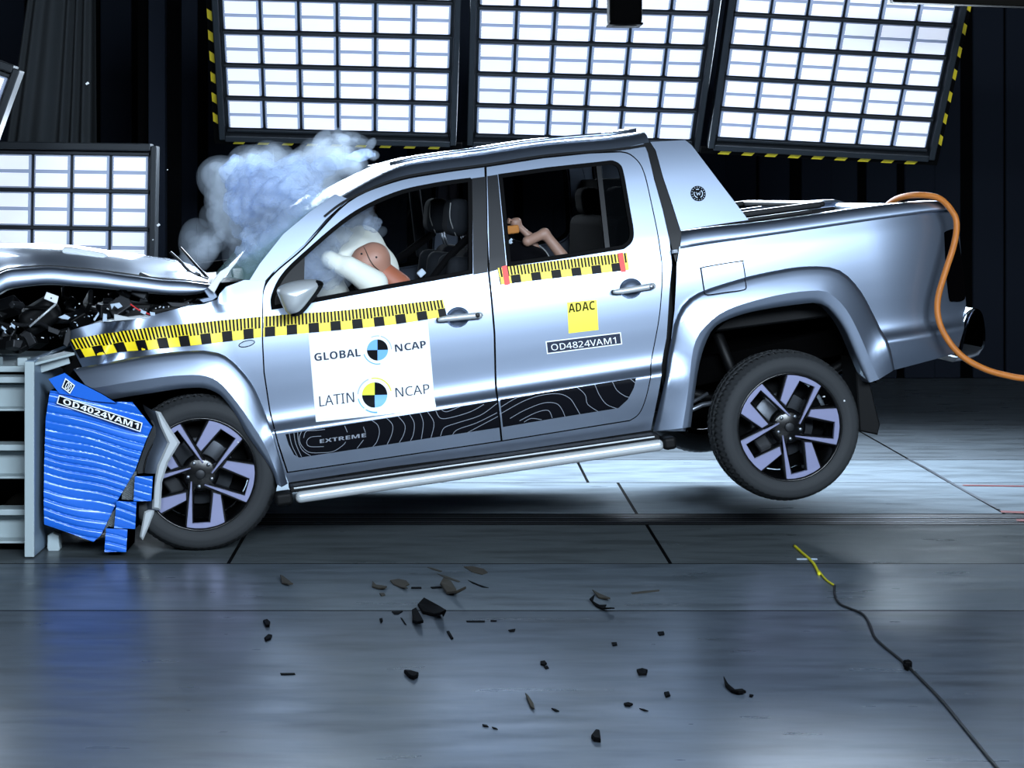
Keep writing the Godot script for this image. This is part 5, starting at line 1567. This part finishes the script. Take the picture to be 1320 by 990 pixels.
func smoke() -> void:
	var s := Node3D.new()
	s.name = "smoke"
	add_child(s)
	tag(s, "bluish white airbag smoke billowing over the windscreen", "smoke")
	s.set_meta("kind", "stuff")
	var r := RandomNumberGenerator.new()
	r.seed = 11
	var fogs := []
	for k in 8:
		var f := FogMaterial.new()
		f.albedo = Color(0.87, 0.93, 1.0)
		f.density = [0.5, 1.0, 1.8, 3.0, 4.5, 6.5, 9.0, 12.0][k]
		fogs.append(f)
	# centre and depth on the truck, radii, thickness class
	var cores := [
		[0.469, 1.370, 0.90, 0.189, 0.213, 0],
		[0.352, 1.457, 0.90, 0.098, 0.107, 0],
		[0.651, 1.391, 0.90, 0.205, 0.180, 0],
		[0.462, 1.159, 0.80, 0.197, 0.189, 0],
		[0.560, 1.141, 0.50, 0.180, 0.148, 0],
		[0.311, 1.219, 0.90, 0.098, 0.123, 1],
		[0.807, 1.460, 1.00, 0.139, 0.107, 0],
		[0.968, 1.478, 1.10, 0.107, 0.061, 0],
		[0.121, 1.111, 1.00, 0.107, 0.148, 0],
		[0.699, 1.272, 0.50, 0.164, 0.123, 0],
		[0.525, 1.300, 0.90, 0.254, 0.287, 0],
		[0.879, 1.496, 1.05, 0.225, 0.115, 0],
	]
	for q in cores:
		puff(s, fogs[q[5]], Vector3(q[0], q[1], -q[2]), q[3], q[4], 0.0)
	for n in 8:
		var c: Array = cores[n]
		for k in 16:
			var a := r.randf_range(0.0, TAU)
			var d := r.randf_range(0.5, 1.06)
			var spot_ := Vector3(c[0] + c[3] * d * cos(a), c[1] + c[4] * d * sin(a), -c[2] - r.randf_range(-0.25, 0.2))
			var size: float = [0.02, 0.028, 0.036, 0.048, 0.064, 0.08][k % 6] * r.randf_range(0.8, 1.2)
			if spot_.x < 0.19 or spot_.y > 1.64:
				continue
			var tilt := r.randf_range(-1.0, 1.0)
			puff(s, fogs[3 if size < 0.033 else (2 if size < 0.058 else 1)], spot_, size * r.randf_range(0.8, 1.6), size, tilt)
			puff(s, fogs[0], spot_, size * r.randf_range(1.3, 1.9), size * 1.5, tilt)
	# thicker billows inside the fog: lumpy veils with torn, see-through skins
	var lump := FastNoiseLite.new()
	lump.seed = 4
	lump.frequency = 1.6
	for q in [
		[0.450, 1.373, 0.95, 0.156, 0.180],
		[0.432, 1.353, 0.85, 0.123, 0.148],
		[0.455, 1.300, 0.70, 0.139, 0.148],
		[0.413, 1.415, 0.80, 0.098, 0.107],
		[0.548, 1.381, 0.70, 0.123, 0.115],
		[0.625, 1.280, 0.65, 0.139, 0.107],
		[0.501, 1.178, 0.65, 0.123, 0.123],
		[0.708, 1.427, 0.85, 0.107, 0.074],
		[0.872, 1.466, 1.00, 0.090, 0.049],
		[0.654, 0.942, 0.33, 0.098, 0.098],
		[0.758, 1.037, 0.38, 0.098, 0.082],
		[0.710, 0.916, 0.30, 0.098, 0.074],
		[0.532, 1.138, 0.42, 0.098, 0.098],
		[0.630, 1.216, 0.40, 0.098, 0.082],
		[0.426, 1.108, 0.50, 0.082, 0.082],
		[0.761, 1.294, 0.40, 0.074, 0.049],
		[0.363, 1.463, 0.75, 0.078, 0.086],
		[0.373, 1.310, 0.70, 0.090, 0.098],
		[0.630, 1.381, 0.85, 0.164, 0.148],
		[0.502, 1.493, 0.80, 0.090, 0.074],
		[0.480, 1.200, 0.80, 0.164, 0.172],
		[0.554, 1.289, 0.60, 0.131, 0.123],
		[0.802, 1.447, 0.95, 0.115, 0.074],
		[0.968, 1.478, 1.10, 0.098, 0.045],
		[1.080, 1.495, 1.10, 0.074, 0.029],
		[0.601, 1.170, 0.42, 0.115, 0.107],
		[0.717, 1.271, 0.38, 0.107, 0.090],
		[0.479, 1.071, 0.42, 0.107, 0.090],
		[0.376, 1.032, 0.50, 0.074, 0.074],
		[0.682, 1.365, 0.50, 0.098, 0.082],
		[0.698, 0.988, 0.36, 0.107, 0.115],
		[0.618, 0.920, 0.30, 0.090, 0.090],
		[0.820, 1.103, 0.40, 0.098, 0.074],
		[0.940, 1.162, 0.42, 0.074, 0.049],
		[1.037, 1.117, 0.42, 0.049, 0.037],
		[1.008, 1.219, 0.42, 0.049, 0.029],
		[0.751, 0.864, 0.28, 0.090, 0.049],
	]:
		var rows := []
		for i in 25:
			var line := PackedVector3Array()
			for j in 40:
				var n := Vector3(sin(PI * i / 24.0) * cos(TAU * j / 40), cos(PI * i / 24.0), sin(PI * i / 24.0) * sin(TAU * j / 40))
				var swell := 1.0 + 0.5 * lump.get_noise_3dv(n * 0.55 + Vector3(q[0], q[1], q[2]) * 9.0) + 0.1 * lump.get_noise_3dv(n * 1.6 + Vector3(q[1], q[0], 3.0) * 5.0)
				line.append(Vector3(n.x * q[3], n.y * q[4], n.z * minf(q[3], q[4])) * swell)
			rows.append(line)
		put(s, "billow", grid(rows, false, true), M.smoke_veil, truck.transform * Transform3D(Basis(), Vector3(q[0], q[1], -q[2])))
	# wisps drawn out over the roof, faint haze low over the bonnet, smoke inside the cab
	for k in 34:
		var u := r.randf()
		var size := r.randf_range(0.016, 0.04)
		puff(s, fogs[[1, 2, 3, 3][k % 4]], Vector3(0.79 + 0.38 * u, 1.50 + 0.05 * u + 0.05 * sin(u * 5.0) + r.randf_range(-0.06, 0.08), -1.05 - r.randf_range(-0.2, 0.2)), size * r.randf_range(1.2, 2.2), size, r.randf_range(-1.0, 1.0))
	for k in 22:
		var size := r.randf_range(0.032, 0.072)
		var u := r.randf()
		puff(s, fogs[0], Vector3(0.03 + 0.24 * u + r.randf_range(-0.03, 0.05), 1.04 + 0.2 * u + r.randf_range(-0.09, 0.05), -1.0 - r.randf_range(-0.2, 0.2)), size * r.randf_range(1.0, 1.6), size, r.randf_range(-1.0, 1.0))
	for q in [
		[0.710, 0.987, 0.36, 0.148, 0.148, 3],
		[0.858, 1.098, 0.42, 0.156, 0.098, 3],
		[0.654, 0.883, 0.30, 0.139, 0.098, 3],
		[1.002, 1.141, 0.45, 0.074, 0.049, 3],
		[1.068, 1.072, 0.45, 0.049, 0.033, 3],
		[1.021, 1.234, 0.45, 0.049, 0.029, 3],
		[0.597, 0.923, 0.28, 0.107, 0.115, 3],
		[0.769, 0.845, 0.28, 0.148, 0.066, 3],
		[0.736, 1.106, 0.36, 0.107, 0.090, 3],
		[0.948, 1.210, 0.45, 0.074, 0.041, 3],
		[1.039, 1.108, 0.45, 0.033, 0.041, 3],
		[0.968, 1.175, 0.40, 0.090, 0.057, 3],
		[0.538, 0.853, 0.22, 0.057, 0.066, 3],
	]:
		puff(s, fogs[q[5]], Vector3(q[0], q[1], -q[2]), q[3], q[4], 0.3)


func puff(parent: Node3D, fog: FogMaterial, where: Vector3, rx: float, ry: float, tilt: float) -> void:
	var v := FogVolume.new()
	v.name = numbered(parent, "puff")
	v.shape = RenderingServer.FOG_VOLUME_SHAPE_ELLIPSOID
	v.size = Vector3(rx, ry, minf(rx, ry)) * 2.0
	v.transform = truck.transform * Transform3D(Basis(Vector3.BACK, tilt), where)
	v.material = fog
	parent.add_child(v, true)


func scrap(poly: PackedVector2Array, high: float, material: String, label: String, category: String, curl := 0.0) -> void:
	var c := Vector2.ZERO
	for q in poly:
		c += q
	c /= poly.size()
	var o := PackedVector2Array()
	for q in poly:
		o.append(Vector2(q.x - c.x, -(q.y - c.y)))
	var m := extrude(o, 0.0, high, high * 0.25)
	if curl > 0:
		var arr := m.surface_get_arrays(0)
		var vs: PackedVector3Array = arr[Mesh.ARRAY_VERTEX]
		for i in vs.size():
			vs[i].z += curl * maxf(0.0, vs[i].x * 3.0) + curl * vs[i].y * vs[i].y * 60.0
		arr[Mesh.ARRAY_VERTEX] = vs
		m = ArrayMesh.new()
		m.add_surface_from_arrays(Mesh.PRIMITIVE_TRIANGLES, arr)
	var n := put(self, "debris_scrap", m, M[material], Transform3D(Basis(Vector3.RIGHT, -PI / 2), Vector3(c.x, 0.001, c.y)))
	tag(n, label, category, "scraps scattered over the floor")


func loose_things() -> void:
	# hanging black box in front of the middle lamps
	var cam := thing("hanging_box", "black rounded box hanging in front of the middle lamp bank", "camera housing", at(0.979, 2.772, -10.0))
	put(cam, "housing", rbox(Vector3(0.176, 0.19, 0.2), 0.035, true), M.void_black)
	put(cam, "hanger", tube([Vector3(0, 0.09, 0), Vector3(0, 5.0, 0)], 0.02, 8), M.scrap_black)
	put(cam, "rim", rbox(Vector3(0.18, 0.012, 0.204), 0.004), M.void_black, at(0, -0.085, 0))
	# orange hose over the tail
	var pts := []
	for q in [[[3.778,0.782], 0.55], [[3.82,0.864], 0.42], [[3.848,0.919], 0.27], [[3.907,0.933], 0.13], [[3.995,0.904], 0.05], [[4.037,0.821], -0.01], [[4.038,0.752], -0.03], [[4,0.651], -0.05], [[3.938,0.521], -0.05], [[3.884,0.393], -0.05], [[3.871,0.285], -0.06], [[3.897,0.182], -0.08], [[3.958,0.086], -0.1], [[4.055,0.011], -0.12], [[4.159,-0.036], -0.14], [[4.29,-0.073], -0.16], [[4.652,-0.139], -0.2], [[4.993,-0.168], -0.2]]:
		pts.append(truck.transform * Vector3(q[0][0], q[0][1], -q[1]))
	var hose := put(self, "orange_hose", tube(curve3(pts, 8), 0.0165, 14), M.hose_orange)
	tag(hose, "orange hose looping over the truck tail and off to the right", "hose")
	# cables on the floor
	var fl := func(a: Array, y: float) -> Array:
		var o := []
		for q in pv(a):
			o.append(Vector3(q.x, y, q.y))
		return curve3(o, 5)
	var yellow := thing("yellow_cable", "short yellow cable lying on the floor below the rear wheel", "cable")
	put(yellow, "sleeve", tube(fl.call([1.776,-9.389,1.78,-9.207,1.784,-9.051,1.78,-8.9,1.758,-8.683], 0.006), 0.007, 8), M.cable_yellow)
	put(yellow, "wire", tube(fl.call([1.773,-8.772,1.766,-8.578,1.773,-8.476,1.78,-8.443], 0.005), 0.005, 8), M.cable_yellow)
	put(yellow, "tape", rbox(Vector3(0.1, 0.003, 0.02), 0.001), M.print_pale, at([1.776,-9.07][0], 0.002, [1.776,-9.07][1]))
	var dark := thing("dark_cable", "thin dark cable snaking over the floor to the lower right corner", "cable")
	put(dark, "wire", tube(fl.call([1.78,-8.443,1.739,-8.247,1.723,-8.06,1.747,-7.97,1.777,-7.867,1.764,-7.683,1.733,-7.469,1.734,-7.303,1.744,-7.144,1.751,-6.98,1.752,-6.759,1.75,-6.502,1.734,-6.156,1.717,-5.773,1.711,-5.548], 0.005), 0.0055, 8), M.cable_dark)
	put(dark, "clip", rbox(Vector3(0.03, 0.03, 0.03), 0.008), M.scrap_black, at([1.748,-6.992][0], 0.014, [1.748,-6.992][1]))
	# scraps on the floor
	scrap(pv([-0.75,-8.616,-0.733,-8.601,-0.674,-8.418,-0.697,-8.431,-0.732,-8.495]), 0.006, "scrap_brown", "thin curved brown scrap on the pale floor strip nearest the front wheel", "debris", 0.020)
	scrap(pv([-0.318,-8.488,-0.299,-8.446,-0.249,-8.404,-0.255,-8.342,-0.288,-8.37,-0.318,-8.418]), 0.006, "scrap_brown", "ragged brown scrap left of the oval brown scrap on the pale strip", "debris", 0.030)
	scrap(pv([-0.279,-8.282,-0.259,-8.289,-0.252,-8.249,-0.268,-8.228]), 0.004, "scrap_brown", "tiny brown crumb below the ragged brown scrap on the pale strip", "debris", 0.000)
	scrap(pv([-0.239,-8.544,-0.202,-8.565,-0.164,-8.537,-0.149,-8.473,-0.167,-8.424,-0.154,-8.336,-0.184,-8.39,-0.222,-8.473]), 0.004, "scrap_brown", "oval brown scrap in the left half of the pale strip", "debris", 0.010)
	scrap(pv([-0.14,-8.418,-0.094,-8.418,-0.093,-8.39,-0.14,-8.39]), 0.003, "scrap_black", "thin dark sliver right of the oval brown scrap on the pale strip", "debris", 0.000)
	scrap(pv([-0.053,-8.418,-0.001,-8.431,0.001,-8.404,-0.045,-8.39]), 0.003, "scrap_black", "thin dark sliver touching the large curled brown scrap on the pale strip", "debris", 0.000)
	scrap(pv([-0.009,-8.39,0.006,-8.431,0.042,-8.404,0.063,-8.323,0.06,-8.228,0.104,-8.125,0.062,-8.176,0.02,-8.268]), 0.012, "scrap_brown", "large curled brown scrap in the middle of the pale strip", "debris", 0.030)
	scrap(pv([0.103,-8.878,0.145,-8.885,0.198,-8.823,0.214,-8.74,0.187,-8.697,0.143,-8.749]), 0.003, "scrap_brown", "flat oval brown scrap at the far edge of the pale strip", "debris", 0.000)
	scrap(pv([-0.071,-8.869,-0.043,-8.847,0,-8.777,-0.009,-8.763,-0.047,-8.816]), 0.002, "scrap_brown", "faint thin streak of scrap at the far edge of the pale strip", "debris", 0.000)
	scrap(pv([-0.024,-8.718,0.021,-8.66,0.083,-8.544,0.074,-8.53,0.014,-8.623]), 0.002, "scrap_brown", "longer thin brown sliver behind the curled brown scrap", "debris", 0.000)
	scrap(pv([0.119,-8.573,0.168,-8.473,0.21,-8.404,0.181,-8.418,0.139,-8.501]), 0.002, "scrap_black", "thin dark sliver right of the curled brown scrap on the pale strip", "debris", 0.000)
	scrap(pv([-0.128,-7.856,-0.111,-7.875,-0.089,-7.797,-0.076,-7.584,-0.101,-7.623,-0.123,-7.721]), 0.012, "scrap_black", "black leaf-shaped scrap on the near floor by the joint", "debris", 0.020)
	scrap(pv([-0.105,-7.948,-0.078,-7.991,-0.006,-7.923,0.006,-7.797,0.016,-7.674,-0.008,-7.708,-0.038,-7.839,-0.083,-7.875]), 0.012, "scrap_black", "black bent scrap lying across the floor joint", "debris", 0.030)
	scrap(pv([0.018,-7.556,0.029,-7.561,0.045,-7.44,0.036,-7.43]), 0.006, "scrap_black", "small black flake just right of the leaf-shaped scrap", "debris", 0.000)
	scrap(pv([-0.175,-7.814,-0.166,-7.791,-0.147,-7.681,-0.155,-7.692]), 0.003, "scrap_black", "thin dark flake left of the leaf-shaped scrap", "debris", 0.000)
	scrap(pv([-0.215,-7.923,-0.167,-7.929,-0.186,-7.875,-0.202,-7.875]), 0.003, "scrap_black", "dark crumb on the floor joint left of the bent scrap", "debris", 0.000)
	scrap(pv([0.1,-7.756,0.178,-7.756,0.177,-7.732,0.102,-7.732]), 0.002, "scrap_black", "long thin dark sliver on the near floor right of the bent scrap", "debris", 0.000)
	scrap(pv([0.201,-7.767,0.228,-7.767,0.226,-7.743,0.202,-7.743]), 0.002, "scrap_black", "short thin dark sliver at the end of the long sliver", "debris", 0.000)
	scrap(pv([0.269,-7.584,0.299,-7.605,0.294,-7.566,0.276,-7.561]), 0.004, "scrap_black", "small dark flake on the near floor below the sill's rear end", "debris", 0.000)
	scrap(pv([-0.743,-7.727,-0.727,-7.743,-0.712,-7.708,-0.707,-7.623,-0.724,-7.639]), 0.010, "scrap_black", "small dark lump on the near floor under the front step cap", "debris", 0.020)
	scrap(pv([-0.711,-7.44,-0.701,-7.5,-0.684,-7.484,-0.684,-7.43,-0.701,-7.397]), 0.008, "scrap_black", "second dark lump on the near floor under the front step cap", "debris", 0.000)
	scrap(pv([-0.262,-7.779,-0.25,-7.791,-0.247,-7.743,-0.254,-7.708]), 0.006, "scrap_black", "dark speck on the near floor left of the thin dark flake", "debris", 0.000)
	scrap(pv([-0.142,-6.904,-0.115,-6.899,-0.087,-6.871,-0.09,-6.835,-0.104,-6.799,-0.121,-6.835]), 0.014, "scrap_black", "black wedge-shaped scrap alone on the near floor", "debris", 0.020)
	scrap(pv([0.487,-6.085,0.505,-6.14,0.519,-6.132,0.514,-6.031,0.492,-6.045]), 0.014, "scrap_black", "black angular lump nearest the viewer", "debris", 0.010)
	scrap(pv([0.669,-8.302,0.688,-8.268,0.736,-8.15,0.725,-8.125,0.688,-8.189]), 0.006, "scrap_brown", "dark slanting scrap on the pale strip below the rear step cap", "debris", 0.020)
	scrap(pv([0.642,-8.111,0.668,-8.15,0.654,-8.086,0.678,-8.035,0.709,-8.035,0.695,-7.973,0.732,-7.899,0.714,-7.875,0.682,-7.948,0.66,-8.023]), 0.006, "scrap_black", "black twisted scrap at the joint below the rear step cap", "debris", 0.020)
	scrap(pv([0.842,-8.302,0.903,-8.336,0.976,-8.363,0.972,-8.336,0.899,-8.302,0.845,-8.276]), 0.002, "scrap_brown", "long faint sliver on the pale strip below the rear wheel", "debris", 0.000)
	scrap(pv([0.294,-6.602,0.304,-6.58,0.318,-6.489,0.318,-6.4,0.306,-6.441]), 0.005, "scrap_brown", "pale brown slanting scrap on the near floor centre", "debris", 0.010)
	scrap(pv([0.373,-7.071,0.391,-7.081,0.396,-7.041,0.385,-7.012,0.371,-7.027]), 0.006, "scrap_black", "dark dot of debris on the near floor right of centre", "debris", 0.000)
	scrap(pv([0.382,-7.003,0.397,-7.012,0.4,-6.979,0.387,-6.966]), 0.003, "scrap_black", "fainter dot of debris just below the dark dot", "debris", 0.000)
	scrap(pv([0.377,-6.432,0.392,-6.42,0.402,-6.396,0.389,-6.396]), 0.004, "scrap_black", "small slanting flake right of the pale brown scrap", "debris", 0.000)
	scrap(pv([0.725,-6.942,0.748,-6.96,0.766,-6.937,0.755,-6.881,0.726,-6.877]), 0.008, "scrap_black", "dark round crumb on the near floor below the rear wheel", "debris", 0.000)
	scrap(pv([0.79,-6.631,0.809,-6.641,0.808,-6.59,0.789,-6.572]), 0.006, "scrap_black", "dark crumb on the near floor below and right of the round crumb", "debris", 0.000)
	scrap(pv([0.633,-6.489,0.65,-6.501,0.664,-6.481,0.65,-6.456,0.635,-6.461]), 0.006, "scrap_black", "small dark crumb left of the thin flake on the near floor", "debris", 0.000)
	scrap(pv([0.681,-6.432,0.696,-6.424,0.709,-6.4,0.694,-6.404]), 0.003, "scrap_black", "thin dark flake beside the small dark crumb", "debris", 0.000)
	scrap(pv([0.671,-7.376,0.692,-7.381,0.69,-7.334,0.671,-7.324]), 0.003, "scrap_black", "faint smudge of debris on the near floor by the twisted scrap", "debris", 0.000)
	scrap(pv([0.873,-7.55,0.9,-7.561,0.897,-7.511,0.874,-7.495]), 0.004, "scrap_black", "faint dark crumb on the near floor nearest the floor joint at right", "debris", 0.000)
	scrap(pv([0.134,-6.24,0.151,-6.229,0.155,-6.21,0.138,-6.214]), 0.003, "scrap_black", "left one of two tiny flakes low in the centre", "debris", 0.000)
	scrap(pv([0.166,-6.21,0.181,-6.195,0.185,-6.181,0.17,-6.188]), 0.003, "scrap_black", "right one of two tiny flakes low in the centre", "debris", 0.000)
	scrap(pv([-0.601,-6.909,-0.547,-6.909,-0.543,-6.886,-0.595,-6.881]), 0.002, "scrap_black", "thin dark streak of debris on the lower left floor", "debris", 0.000)
	scrap(pv([1.025,-6.784,1.033,-6.719,1.047,-6.651,1.074,-6.655,1.079,-6.611,1.05,-6.598,1.03,-6.638,1.02,-6.71]), 0.010, "scrap_black", "black forked scrap on the near floor at the right", "debris", 0.020)
	scrap(pv([1.091,-6.611,1.104,-6.602,1.094,-6.575,1.086,-6.584]), 0.004, "scrap_black", "crumb at the tip of the forked scrap", "debris", 0.000)
	scrap(pv([1.751,-7.037,1.769,-7.046,1.76,-6.986,1.735,-6.937,1.729,-6.967]), 0.020, "scrap_black", "black bit caught on the dark cable", "debris", 0.000)
	# chips in the air over the wreck
	tag(put(self, "flying_chip", rbox(Vector3(0.016, 0.012, 0.006), 0.002), M.white_paint, at(-1.830, 2.350, -9.60, Vector3(20, 10, 35))), "pale chip in the air before the grey curtain", "chip", "chips in the air")
	tag(put(self, "flying_chip", rbox(Vector3(0.016, 0.012, 0.006), 0.002), M.white_paint, at(-1.433, 1.623, -9.40, Vector3(20, 10, 35))), "pale drop-shaped chip in the air above the bonnet", "chip", "chips in the air")
	tag(put(self, "flying_chip", rbox(Vector3(0.007, 0.005, 0.006), 0.002), M.white_paint, at(-1.476, 1.546, -9.50, Vector3(20, 10, 35))), "tiny pale chip in the air just above the bonnet", "chip", "chips in the air")
	tag(put(self, "flying_chip", rbox(Vector3(0.007, 0.005, 0.006), 0.002), M.white_paint, at(-1.446, 1.907, -9.80, Vector3(20, 10, 35))), "speck in the air left of the smoke", "chip", "chips in the air")
